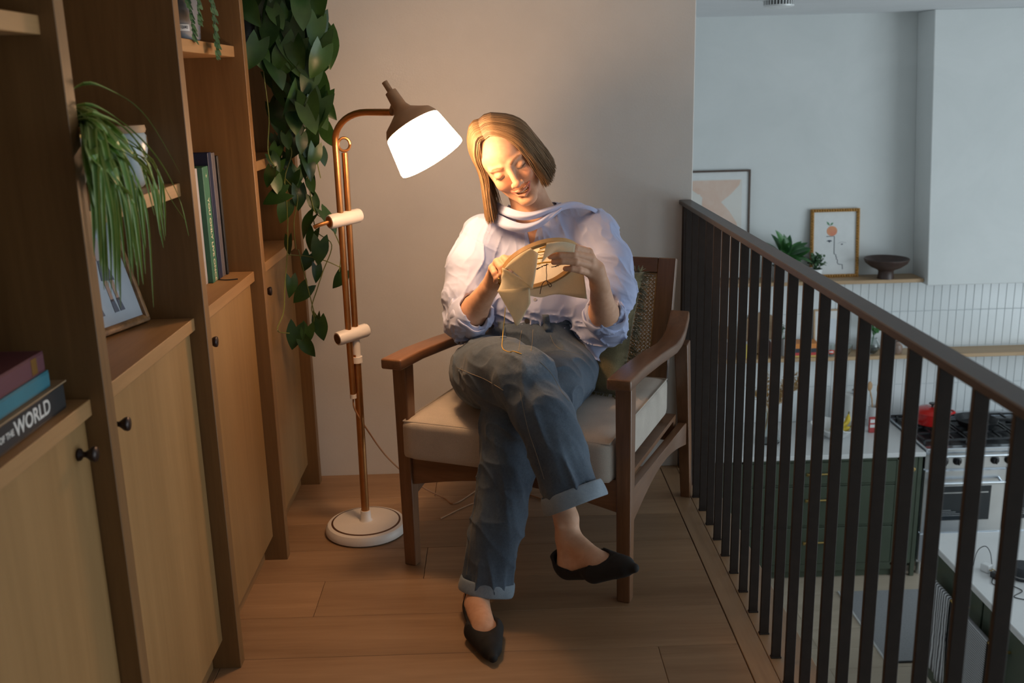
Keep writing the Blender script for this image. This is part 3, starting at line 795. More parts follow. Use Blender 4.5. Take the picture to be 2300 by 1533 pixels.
MB().lathe([(0, 0), (0.030, 0), (0.034, 0.085), (0.032, 0.085), (0.028, 0.006), (0, 0.005)], 24).build('tumbler_body', GLASS, tb, smooth=True, weld=True)
RL = plain('red_label', (0.60, 0.05, 0.02), 0.5)
def curved_patch(r_, z0, z1, a0, a1, n=12, ell=False):
    rows = []
    for i in range(n + 1):
        a = a0 + (a1 - a0) * i / n; s_ = math.sqrt(max(0.02, 1 - (2 * i / n - 1) ** 2)) if ell else 1
        zm = (z0 + z1) / 2; hh = (z1 - z0) / 2 * s_
        rows.append([(r_ * math.cos(a), r_ * math.sin(a), zm - hh), (r_ * math.cos(a), r_ * math.sin(a), zm + hh)])
    return MB().grid(rows)
curved_patch(0.0335, 0.022, 0.052, -PI/2 - 0.95, -PI/2 + 0.75, 12, True).build('label', RL, tb)
curved_patch(0.0342, 0.032, 0.042, -PI/2 - 0.55, -PI/2 + 0.35, 8).build('label_script', WHITE_C, tb)
dsh = thing('glass_bowl', 'small clear glass bowl right of the tumbler on the shelf', 'bowl', (2.45, 6.80, S2))
MB().lathe([(0, 0), (0.03, 0), (0.055, 0.04), (0.058, 0.075), (0.056, 0.075), (0.052, 0.04), (0.028, 0.004), (0, 0.004)], 24).build('bowl_body', GLASS, dsh, smooth=True, weld=True)
gl = thing('terrarium', 'round glass jar with pebbles and a fleshy green plant on the shelf', 'plant', (2.655, 6.83, S2))
MB().lathe([(0, 0), (0.03, 0), (0.056, 0.03), (0.060, 0.06), (0.045, 0.095), (0.034, 0.105), (0.036, 0.112), (0.033, 0.112), (0.031, 0.104), (0.042, 0.094), (0.057, 0.06), (0.053, 0.03), (0.028, 0.004), (0, 0.003)], 24).build('jar', GLASS, gl, smooth=True, weld=True)
MB().lathe([(0, 0.005), (0.028, 0.006), (0.050, 0.03), (0.050, 0.045), (0, 0.05)], 16).build('pebbles', plain('pebbles', (0.10, 0.10, 0.09), 0.7, var=0.5, scale=90), gl, smooth=True)
jade = leaf_mesh(0.05, 0.021, 5, 0.1, 0.1, 0.8)
rr = random.Random(11)
for i in range(4):
    a = -0.6 + i * 0.45
    tip = Vector((0.10 * math.sin(a) + 0.01, -0.01, 0.20 + 0.07 * math.cos(a) - 0.02 * i))
    MB().tube([(0, 0, 0.05), (0.01, 0, 0.13), tip], 0.003, 5).build('stem', LEAF_K, gl)
    for k in range(5):
        place_leaf(jade, LEAF_K, gl, Vector((0.01, 0, 0.13)).lerp(tip, 0.35 + 0.65 * k / 4), Vector((rr.uniform(-1, 1), rr.uniform(-.8, .3), rr.uniform(.1, 1))), (0, -1, .5), rr.uniform(.8, 1.2))
bv = thing('stone_vase', 'small brown stone vase with dried pods behind the handrail', 'vase', (2.83, 6.82, S2))
MB().lathe([(0, 0), (0.038, 0), (0.046, 0.025), (0.040, 0.06), (0.022, 0.075), (0.020, 0.085), (0.018, 0.085), (0.02, 0.072), (0, 0.06)], 20).build('vase_body', plain('stone_brown', (0.25, 0.17, 0.13), 0.35, var=0.35, scale=14), bv, smooth=True, weld=True)
POD = plain('dried_pod', (0.17, 0.09, 0.05), 0.8, var=0.3, scale=40)
for k, (dx, dz) in enumerate(((-0.055, 0.185), (0.03, 0.165), (-0.01, 0.155))):
    MB().tube([(0, 0, 0.07), (dx * 0.4, 0, dz * 0.7), (dx, 0, dz)], 0.002, 4).build('stem', POD, bv)
    MB().ball((dx, 0, dz), (0.020, 0.011, 0.010), 10, 8).build('pod', POD, bv, smooth=True)

# ---- worktop objects
vs_ = thing('pampas_vase', 'clear glass vase of dried pampas grass on the worktop behind the balusters', 'vase', (1.855, 6.53, CT))
MB().lathe([(0, 0), (0.075, 0), (0.085, 0.01), (0.070, 0.09), (0.045, 0.17), (0.042, 0.22), (0.046, 0.235), (0.043, 0.235), (0.039, 0.22), (0.042, 0.17), (0.066, 0.09), (0.078, 0.014), (0, 0.010)], 28).build('vase_body', GLASS, vs_, smooth=True, weld=True)
PAMP = plain('pampas', (0.44, 0.29, 0.13), 0.95, var=0.4, scale=50)
rr = random.Random(21)
for i in range(11):
    a = rr.uniform(0, 2 * PI); top = Vector((rr.uniform(-0.16, 0.25), rr.uniform(-0.08, 0.08), rr.uniform(0.36, 0.52)))
    if i == 0: top = Vector((0.25, -.02, 0.46))
    base = Vector((0.05 * math.cos(a), 0.05 * math.sin(a), 0.02))
    path = catmull([base, Vector((top.x * 0.08, 0, 0.21)), top * 0.62 + Vector((0, 0, 0.10)), top], 5)
    MB().tube(path, 0.0022, 5).build('stem', PAMP, vs_)
    pm = MB()
    for k in range(110):
        t = rr.uniform(0.45, 1.0); q = path[min(len(path) - 1, int(t * (len(path) - 1)))]
        d = Vector((rr.uniform(-1, 1), rr.uniform(-1, 1), rr.uniform(0.2, 1.6))).normalized() * rr.uniform(0.03, 0.055)
        pm.tube([q, q + d * 0.6, q + d + Vector((0, 0, -0.006))], [0.0018, 0.0025, 0.0006], 3, caps=False)
    tag(pm.build('plume', PAMP, vs_), kind='stuff')
fb = thing('fruit_bowl', 'white wavy ceramic bowl on the worktop holding the bananas', 'bowl', (2.345, 6.60, CT))
prof = []
for k in range(37):
    a = 2 * PI * k / 36
    wv = 1 + 0.05 * math.sin(5 * a); hv = 0.008 * math.sin(7 * a + 1)
    prof.append([(r_ * wv * math.cos(a), r_ * wv * math.sin(a), z_ + (hv if z_ > 0.06 else 0)) for (r_, z_) in ((0.0, 0.004), (0.06, 0.0), (0.10, 0.03), (0.135, 0.072), (0.160, 0.088), (0.156, 0.093), (0.130, 0.078), (0.095, 0.038), (0.055, 0.010), (0.0, 0.008))])
MB().grid(prof).build('bowl_body', WHITE_C, fb, smooth=True, weld=True)
BAN = plain('banana_skin', (0.70, 0.50, 0.03), 0.5, var=0.15, scale=25)
BTIP = plain('banana_tip', (0.16, 0.13, 0.03), 0.7)
def banana(label, pts, rmax):
    b = Vector(pts[0]); o = thing('banana', label, 'banana', tuple(b), 0, 'bananas in the white bowl')
    path = [p - b for p in catmull(pts, 5)]; n = len(path)
    MB().tube(path, [max(0.006, rmax * min(1, 4.5 * min(i + .4, n - 1 - i + .6) / n)) for i in range(n)], 8).build('peel', BAN, o, smooth=True)
    MB().tube([path[-1], path[-1] + (path[-1] - path[-2]).normalized() * 0.018], [0.006, 0.005], 6).build('stalk', BTIP, o, smooth=True)
fbp = Vector((2.345, 6.60, CT))
banana('banana lying across the white bowl on the worktop', [fbp + Vector(q) for q in ((-0.05, -0.075, 0.066), (0.0, -0.068, 0.070), (0.05, -0.062, 0.074), (0.085, -0.058, 0.088))], 0.018)
banana('banana with its stalk pointing up at the bowl edge', [fbp + Vector(q) for q in ((-0.03, 0.0, 0.055), (0.04, 0.015, 0.062), (0.095, 0.03, 0.095), (0.108, 0.04, 0.150))], 0.018)
pt = thing('paper_towel', 'white paper towel roll standing on the worktop', 'paper towel', (2.52, 6.76, CT))
MB().lathe([(0.020, 0.006), (0.066, 0.006), (0.066, 0.262), (0.020, 0.262), (0.020, 0.006)], 32).build('roll', PAPER, pt, smooth=True, angle=0.6)
MB().lathe([(0, 0), (0.075, 0), (0.075, 0.006), (0, 0.006)], 24).build('stand_base', STEEL, pt)
MB().lathe([(0.008, 0.006), (0.008, 0.285), (0.014, 0.290), (0.0, 0.30)], 12).build('spindle', STEEL, pt, smooth=True)
ds = thing('spoon_jug', 'white jug holding wooden spoons and dried stems left of the cooker', 'jug', (2.70, 6.80, CT))
MB().lathe([(0, 0), (0.045, 0), (0.050, 0.06), (0.044, 0.135), (0.047, 0.15), (0.044, 0.15), (0.041, 0.135), (0.045, 0.06), (0.041, 0.006), (0, 0.005)], 24).build('jug_body', WHITE_C, ds, smooth=True, weld=True)
SPOON = wood('spoon_wood', (0.36, 0.20, 0.09), (0.52, 0.33, 0.17), 'z', 8, 12, 0.6)
for dx, dz, br in ((0.07, 0.27, 0.024), (-0.045, 0.27, 0.02), (0.02, 0.25, 0.018)):
    MB().tube([(dx * 0.1, 0, 0.02), (dx * 0.6, 0, dz * 0.75), (dx, 0, dz)], 0.005, 6).build('spoon_handle', SPOON, ds, smooth=True)
    MB().ball((dx * 1.08, 0, dz + 0.03), (br, 0.007, 0.036), 12, 8).build('spoon_head', SPOON, ds, smooth=True)
pk = thing('snack_packet', 'small red and white packet standing beside the paper towel', 'packet', (2.635, 6.66, CT))
MB().box((-0.026, -0.01, 0), (0.026, 0.012, 0.115)).build('packet_body', C('packet_red', (0.42, 0.05, 0.05)), pk, bevel=0.004)
MB().box((-0.020, -0.0106, 0.04), (0.020, -0.0098, 0.062)).box((-0.020, -0.0106, 0.075), (0.016, -0.0098, 0.10)).build('packet_print', WHITE_C, pk)

# ---- on the island: chargers, speaker, cables
ch = thing('plug_adapter', 'white two-pin plug adapter lying on the island worktop', 'adapter', tuple(atz(2215, 1282, CT)), 0.5)
MB().box((-0.020, -0.024, 0.0), (0.020, 0.024, 0.042)).build('adapter_body', WHITE_C, ch, bevel=0.006, bseg=2)
for x in (-0.009, 0.009): MB().tube([(x, -0.024, 0.02), (x, -0.043, 0.02)], 0.0025, 6).build('pin', BRASS, ch)
c2 = thing('black_charger', 'black power brick beside the white plug on the island', 'charger', tuple(atz(2236, 1297, CT)), 0.4)
MB().box((-0.018, -0.022, 0), (0.018, 0.022, 0.03)).build('charger_body', BLACK, c2, bevel=0.005, bseg=2)
MB().box((0.018, -0.012, 0.003), (0.055, 0.018, 0.028)).build('charger_head', WHITE_C, c2, bevel=0.006, bseg=2)
sp = thing('speaker', 'dark round portable speaker at the right on the island', 'speaker', tuple(atz(2296, 1296, CT)))
MB().lathe([(0, 0), (0.055, 0.0), (0.065, 0.012), (0.065, 0.055), (0.055, 0.068), (0, 0.07)], 28).build('speaker_body', plain('dark_fabric', (0.03, 0.033, 0.038), 0.8, bump=0.3, scale=60), sp, smooth=True, weld=True)
MB().lathe([(0.0655, 0.02), (0.0665, 0.023), (0.0655, 0.026)], 28).build('speaker_ring', GREY_C, sp, smooth=True)
def cord(name, label, pts, r_, mat, cat='cable'):
    p = catmull(pts, 7); b = p[0]
    o = MB().tube([q - b for q in p], r_, 7).build(name, mat, smooth=True); o.location = b
    return tag(o, label, cat)
cz = CT + 0.003
cord('cable', 'thin black cable arching up behind the white plug', [atz(2185, 1268, cz), atz(2196, 1236, CT + .02), atz(2213, 1226, CT + .045), atz(2224, 1240, CT + .03), atz(2228, 1268, CT + 0.02)], 0.0022, BLACK)
cord('cable', 'black cable looping on the island in front of the speaker', [atz(2285, 1287, cz), atz(2240, 1288, cz) , atz(2228, 1305, cz), atz(2236, 1313, cz), atz(2262, 1312, cz), atz(2296, 1326, cz), atz(2278, 1340, cz), atz(2330, 1350, cz)], 0.0022, BLACK)
# ================================================================== floor lamp
COPPER = plain('copper_tube', (0.50, 0.235, 0.085), 0.33, 0.9, var=0.08, scale=30)
BRONZE2 = plain('bronze_cap', (0.30, 0.185, 0.105), 0.5, 0.2, var=0.08)
LAMPWHITE = plain('lamp_white', (0.74, 0.70, 0.66), 0.4, var=0.02)
RINGM = plain('bronze_inlay', (0.11, 0.05, 0.025), 0.5, 0.3)
def emit(name, c, s):
    t = NT(name); v = t.coord(); n = t.noise(v, 3, 2)
    col = t.ramp(n, [(0, c), (1, tuple(x * 0.97 for x in c))])
    e = t.new('ShaderNodeEmission'); e.inputs[1].default_value = s; t.L(col, e.inputs[0]); t.L(e.outputs[0], t.out.inputs[0])
    return t.m
SHADE_M = emit('glowing_shade', (1.0, 0.58, 0.31), 50.0)
LX, LY = -0.466, 3.13
lp = thing('floor_lamp', 'white and copper floor lamp with a lit white shade beside the armchair', 'lamp', (LX, LY, 0))
MB().lathe([(0, 0), (0.128, 0), (0.136, 0.006), (0.136, 0.020), (0.128, 0.032), (0.110, 0.037), (0, 0.039)], 56).build('base', LAMPWHITE, lp, smooth=True, weld=True)
MB().lathe([(0.113, 0.0362), (0.1165, 0.0352), (0.1165, 0.0358), (0.113, 0.0370)], 56).build('base_ring', RINGM, lp, smooth=True, weld=True)
MB().lathe([(0.024, 0.037), (0.018, 0.044), (0.0165, 0.075), (0.0, 0.076)], 24).build('collar', LAMPWHITE, lp, smooth=True)
MB().tube([(0, 0, 0.07), (0.004, 0, 0.62)], 0.0135, 16).build('lower_pole', COPPER, lp, smooth=True)
MB().tube([(0.005, 0, 0.60), (0.008, 0, 1.262)], 0.0100, 14).build('upper_pole', COPPER, lp, smooth=True)
MB().tube([(0.004, 0, 0.605), (0.004, 0, 0.70)], 0.0135, 16).build('sleeve', LAMPWHITE, lp, smooth=True)
MB().tube([(0.004, 0, 0.592), (0.004, 0, 0.612)], 0.0185, 16).build('sleeve_ring', LAMPWHITE, lp, smooth=True)
# sliding rod that carries the head
base_ = Vector((LX, LY, 0))
ep = at(881, 252, 2.875) - base_
r0_ = Vector((-0.0155, -0.022, 1.296)); hd = Vector((ep.x - r0_.x, ep.y - r0_.y, 0)); Lh = hd.length; hd.normalize()
rod = [(-0.012, -0.022, 0.485), (-0.0135, -0.022, 0.7), (-0.014, -0.022, 1.0), (-0.015, -0.022, 1.255), (-0.0155, -0.022, 1.285)]
RA = 0.18
arc = [r0_ + hd * (RA * (1 - math.cos(a))) + Vector((0, 0, (ep.z - r0_.z) * math.sin(a))) for a in [PI / 2 * k / 9 for k in range(1, 10)]]
MB().tube([Vector(p) for p in rod] + arc + [r0_ + hd * (RA + (Lh - RA) * 0.5) + Vector((0, 0, ep.z - r0_.z)), ep], 0.0100, 14).build('arm_rod', COPPER, lp, smooth=True)
MB().tube([(-0.012, -0.022, 0.478), (-0.012, -0.022, 0.492)], 0.0108, 12).build('rod_cap', LAMPWHITE, lp, smooth=True)
# ring on top of the upper pole
ring = [(0.008, 0.016 * math.sin(a) * 0.3 - 0.0, 1.288) for a in (0,)]
tor = []
MB().tube([(0.008 + 0.017 * math.cos(a), 0.006 * math.cos(a), 1.287 + 0.020 * math.sin(a)) for a in [2 * PI * k / 24 for k in range(25)]], 0.0045, 8).build('top_ring', COPPER, lp, smooth=True)
# clamps
for z, hook in ((1.062, True), (0.690, False)):
    a = Vector((-0.046, -0.050, z - 0.006)); b = Vector((0.040, 0.026, z + 0.004))
    c = MB().tube([a, a.lerp(b, 0.06), a.lerp(b, 0.94), b], [0.0205, 0.0225, 0.0225, 0.0195], 24).build('clamp', LAMPWHITE, lp, smooth=True)
    d = (a - b).normalized()
    MB().tube([a, a + d * 0.0015], 0.0165, 20).build('clamp_disc', RINGM if not hook else COPPER, c, smooth=True)
    if hook:
        p = catmull([a, a + d * 0.012, a + d * 0.022 + Vector((-0.012, -0.004, -0.004)), a + Vector((-0.045, -0.02, -0.012))], 5)
        MB().tube(p, 0.0062, 8).build('clamp_hook', COPPER, c, smooth=True)
# head: bronze cap and glowing shade on a tilted axis
top = at(893, 231, 2.850); bot = at(971, 356, 2.815)
ax = (bot - top).normalized()
hm = Matrix.Translation(top - base_) @ ax.to_track_quat('Z', 'Y').to_matrix().to_4x4()
Ltot = (bot - top).length
s1 = Ltot * 0.375
prof = [(0.0, -0.068), (0.0085, -0.068), (0.0085, -0.038), (0.0165, -0.036), (0.0185, -0.010), (0.020, 0.011), (0.0275, 0.026), (0.049, 0.041), (0.071, 0.055), (0.0805, 0.071), (0.082, s1 + 0.012)]
MB().lathe(prof, 48, hm).build('lamp_cap', BRONZE2, lp, smooth=True, weld=True, angle=0.8)
shade = [(0.0815, s1 + 0.010), (0.0835, s1 + 0.016), (0.0985, Ltot - 0.006), (0.0975, Ltot), (0.093, Ltot - 0.001), (0.080, s1 + 0.018)]
MB().lathe(shade, 48, hm, caps=False).build('lamp_shade', SHADE_M, lp, smooth=True, weld=True).visible_shadow = True
tp = hm @ Vector((0, 0, -0.012))
MB().tube([ep - hd * 0.004, ep.lerp(tp, 0.5), tp], 0.0088, 10).build('head_joint', BRONZE2, lp, smooth=True)
bm_ = hm @ Vector((0, 0, s1 + 0.022))
MB().ball(bm_, 0.022, 14, 10).build('bulb', emit('bulb_glow', (1.0, 0.62, 0.32), 20.0), lp, smooth=True)
ld = bpy.data.lights.new('lamp_bulb', 'POINT'); ld.energy = 8.0; ld.color = (1.0, 0.58, 0.28); ld.shadow_soft_size = 0.03
lo = bpy.data.objects.new('lamp_bulb', ld); COL.objects.link(lo); lo.location = base_ + (hm @ Vector((0, 0, Ltot - 0.062)))
CORDM = plain('cord_tan', (0.42, 0.22, 0.11), 0.6)
p = [Vector((LX - 0.012, LY - 0.022, 0.480)), Vector((LX - 0.010, LY - 0.022, 0.44)), Vector((LX + 0.02, LY + 0.01, 0.36)), Vector((LX + 0.075, LY + 0.10, 0.22)), Vector((LX + 0.165, LY + 0.22, 0.07)), Vector((LX + 0.25, LY + 0.25, 0.004)), Vector((-0.17, 3.33, 0.004)), Vector((-0.05, 3.50, 0.004)), Vector((0.12, 3.56, 0.004)), Vector((0.25, 3.60, 0.004))]
cord('power_cord', 'thin tan lamp cord hanging to the floor behind the armchair', p, 0.0028, CORDM, 'cord')
cord('power_cord', 'second tan cord lying on the floor under the armchair', [Vector((-0.22, 3.20, 0.004)), Vector((-0.10, 3.33, 0.004)), Vector((0.06, 3.40, 0.004)), Vector((0.2, 3.30, 0.004)), Vector((0.3, 3.45, 0.004))], 0.0025, CORDM, 'cord')

# ================================================================== armchair
WALNUT = wood('walnut', (0.12, 0.055, 0.026), (0.235, 0.115, 0.058), 'z', 12, 16, 0.30, 0.6, 0.06)
WALNUT_Y = wood('walnut_arm', (0.12, 0.055, 0.026), (0.235, 0.115, 0.058), 'y', 12, 16, 0.30, 0.6, 0.06)
WALNUT_X = wood('walnut_rail', (0.12, 0.055, 0.026), (0.235, 0.115, 0.058), 'x', 12, 16, 0.30, 0.6, 0.06)
CANE = plain('cane', (0.40, 0.24, 0.10), 0.55, var=0.25, scale=90)
def fabric(name, c, scale=420, var=0.12, rough=0.9, bump=0.5):
    t = NT(name); v = t.coord((1, 1, 1))
    n = t.noise(v, 12, 4); n2 = t.noise(v, scale, 2)
    k = t.math('ADD', t.math('MULTIPLY', n, 0.5), t.math('MULTIPLY', n2, 0.5))
    d = tuple(x * (1 - var) for x in c); l = tuple(min(1, x * (1 + var)) for x in c)
    t.base(t.ramp(k, [(0.35, d), (0.65, l)])).set(Roughness=rough)
    t.b.inputs['Sheen Weight'].default_value = 0.2
    t.bump(n2, bump, 0.001); return t.m
LINEN = fabric('seat_linen', (0.46, 0.41, 0.355))
# chair frame: origin on the floor between the front legs; local x to its right, local y to the back
ac = thing('armchair', 'walnut armchair with cane back and beige seat pad beside the lamp', 'chair', (0.017, 2.72, 0), math.atan2(-0.396, 0.918))
def bar(name, a, b, wa, wb, mat, up=(0, 0, 1), bev=0.004, parent=ac):
    """tapered rectangular bar from a to b; wa, wb = (width, depth) at the ends; width is across up x dir"""
    a = Vector(a); b = Vector(b); d = (b - a).normalized()
    u = Vector(up); u = (u - d * u.dot(d)).normalized(); s_ = d.cross(u)
    vs = []
    for p, w in ((a, wa), (b, wb)):
        for i, j in ((-1, -1), (1, -1), (1, 1), (-1, 1)): vs.append(p + s_ * (i * w[0] / 2) + u * (j * w[1] / 2))
    return MB().add(vs, [(0,3,2,1),(4,5,6,7),(0,1,5,4),(1,2,6,5),(2,3,7,6),(3,0,4,7)]).build(name, mat, parent, bevel=bev, bseg=2)
U = 0.345
for s_ in (-1, 1):
    bar('front_leg', (s_ * U, 0.026, 0), (s_ * U, 0.026, 0.655), (0.040, 0.036), (0.046, 0.052), WALNUT, up=(0, 1, 0))
    bar('back_leg', (s_ * U, 0.830, 0), (s_ * U, 0.715, 0.600), (0.036, 0.036), (0.046, 0.050), WALNUT, up=(0, 1, 0))
    # arm: long board that drops a little and kicks up at the back
    prof_t = [(-0.045, 0.684), (0.10, 0.682), (0.30, 0.668), (0.50, 0.650), (0.60, 0.646), (0.67, 0.655), (0.725, 0.680), (0.755, 0.702)]
    n = len(prof_t); am = MB(); rows = []
    for (y, z) in prof_t:
        w0 = 0.034
        off = -s_ * (0.022 * max(0, (y - 0.5)) / 0.3)
        rows.append([(s_*U - w0 + off, y, z - 0.032), (s_*U + w0 + off, y, z - 0.032), (s_*U + w0 + off, y, z), (s_*U - w0 + off, y, z)])
    am.grid(rows, closed=True); am.f.append((3, 2, 1, 0)); e = (n - 1) * 4; am.f.append((e, e + 1, e + 2, e + 3))
    am.build('arm', WALNUT_Y, ac, smooth=True, bevel=0.006, bseg=3, angle=0.9)
    # side rail with arched lower edge
    ys = [0.045 + 0.70 * i / 10 for i in range(11)]
    top_ = [(y, 0.335 - 0.03 * (y / 0.75)) for y in ys]
    low_ = [(y, 0.225 - 0.0 * y + 0.055 * math.sin(PI * (y - 0.045) / 0.70)) for y in ys]
    MB().prism([(s_*U - 0.014, y, z) for (y, z) in top_] + [(s_*U - 0.014, y, z) for (y, z) in low_[::-1]], (0.028, 0, 0)).build('side_rail', WALNUT_Y, ac, bevel=0.002)
xs = [-U + 0.02 + (2*U - 0.04) * i / 12 for i in range(13)]
MB().prism([(x, 0.016, 0.372) for x in xs] + [(x, 0.016, 0.272 + 0.045 * math.sin(PI * (x + U - 0.02) / (2*U - 0.04))) for x in xs[::-1]], (0, 0.026, 0)).build('front_rail', WALNUT_X, ac, bevel=0.002)
MB().box((-U + 0.02, 0.70, 0.25), (U - 0.02, 0.726, 0.335)).build('back_rail', WALNUT_X, ac, bevel=0.002)
MB().box((-U + 0.016, 0.04, 0.330), (U - 0.016, 0.71, 0.345)).build('seat_board', WALNUT_X, ac)
# back: leaning frame with cane
lean = math.atan2(0.125, 0.43)
bk = empty('backrest', (0, 0.705, 0.42)); bk.parent = ac; bk.rotation_euler = (-lean, 0, 0)
BW, BH = 0.292, 0.462
def bb(name, lo, hi, mat=WALNUT): return MB().box(lo, hi).build(name, mat, bk, bevel=0.003, bseg=2)
bb('back_stile', (-BW, 0, -0.16), (-BW + 0.062, 0.028, BH)); bb('back_stile', (BW - 0.062, 0, -0.16), (BW, 0.028, BH))
bb('top_rail', (-BW + 0.0625, 0, BH - 0.052), (BW - 0.0625, 0.028, BH), WALNUT_X); bb('lower_rail', (-BW + 0.0625, 0, 0.0), (BW - 0.0625, 0.028, 0.05), WALNUT_X)
cm = MB(); cw = BW - 0.062; z0_, z1_ = 0.05, BH - 0.052
step = 0.0135
nx = int(2 * cw / step)
for i in range(nx + 1):
    x = -cw + 2 * cw * i / nx
    for dx in (-0.0019, 0.0019): cm.box((x + dx - 0.0009, 0.013, z0_), (x + dx + 0.0009, 0.0142, z1_))
nz = int((z1_ - z0_) / step)
for i in range(nz + 1):
    z = z0_ + (z1_ - z0_) * i / nz
    for dz in (-0.0019, 0.0019): cm.box((-cw, 0.0142, z + dz - 0.0009), (cw, 0.0154, z + dz + 0.0009))
H_ = z1_ - z0_
for sgn in (1, -1):
    k = -int(H_ / step) - 1
    while k * step < 2 * cw:
        x0_ = -cw + k * step + step / 2
        t0 = max(0, -cw - x0_); t1 = min(H_, cw - x0_)
        if t1 > t0 + 0.005:
            za, zb = (z0_ + t0, z0_ + t1) if sgn > 0 else (z1_ - t0, z1_ - t1)
            a = Vector((x0_ + t0, 0.0148, za)); b = Vector((x0_ + t1, 0.0148, zb)); d = (b - a).normalized(); nrm = Vector((-d.z, 0, d.x)) * 0.0017
            cm.add([a - nrm, a + nrm, b + nrm, b - nrm], [(0, 1, 2, 3)])
        k += 1
tag(cm.build('cane_panel', CANE, bk), 'woven cane panel', kind='stuff')
for (lo_, hi_) in (((-cw, 0.008, z0_), (-cw + 0.007, 0.018, z1_)), ((cw - 0.007, 0.008, z0_), (cw, 0.018, z1_)), ((-cw, 0.008, z1_ - 0.007), (cw, 0.018, z1_)), ((-cw, 0.008, z0_), (cw, 0.018, z0_ + 0.007))): bb('cane_edging', lo_, hi_, CANE)
# seat pad: rounded box with piping
def rounded_box(lo, hi, r, n=6, puff=0.0):
    lo = Vector(lo); hi = Vector(hi); c = (lo + hi) / 2; h = (hi - lo) / 2
    bm = bmesh.new(); bmesh.ops.create_cube(bm, size=2.0)
    bmesh.ops.subdivide_edges(bm, edges=bm.edges, cuts=n * 2, use_grid_fill=True)
    for v in bm.verts:
        p = Vector((v.co.x * h.x, v.co.y * h.y, v.co.z * h.z))
        q = Vector([max(-(h[i] - r), min(h[i] - r, p[i])) for i in range(3)])
        d = p - q
        if d.length > 1e-9: p = q + d.normalized() * r
        p.z += puff * (1 - v.co.x ** 2) * (1 - v.co.y ** 2) * (1 if v.co.z > 0 else 0) * max(0, v.co.z)
        v.co = p + c
    me = bpy.data.meshes.new('pad'); bm.to_mesh(me); bm.free(); me.shade_smooth(); return me
sp_ = link('seat_pad', rounded_box((-0.340, -0.022, 0.362), (0.318, 0.66, 0.492), 0.024, 7, 0.012), LINEN, ac)
pp = MB()
loop = lambda z: [(-0.332, -0.012, z), (0.310, -0.012, z), (0.310, 0.65, z), (-0.332, 0.65, z), (-0.332, -0.012, z)]
pp.tube(loop(0.4855), 0.0028, 6)
pp.build('piping', LINEN, sp_, smooth=True)

def cloth_material_(name, c, tr=0.55):
    t = NT(name); v = t.coord(); n = t.noise(v, 300, 3); n2 = t.noise(v, 12, 3)
    f = t.math('ADD', t.math('MULTIPLY', n, 0.5), t.math('MULTIPLY', n2, 0.5))
    col = t.ramp(f, [(0.3, tuple(x * 0.9 for x in c)), (0.7, c)])
    t.base(col).set(Roughness=0.9); t.bump(n, 0.35, 0.001)
    tl = t.new('ShaderNodeBsdfTranslucent'); t.L(col, tl.inputs[0])
    mx = t.new('ShaderNodeMixShader'); mx.inputs[0].default_value = tr
    t.L(t.b.outputs[0], mx.inputs[1]); t.L(tl.outputs[0], mx.inputs[2]); t.L(mx.outputs[0], t.out.inputs[0])
    return t.m

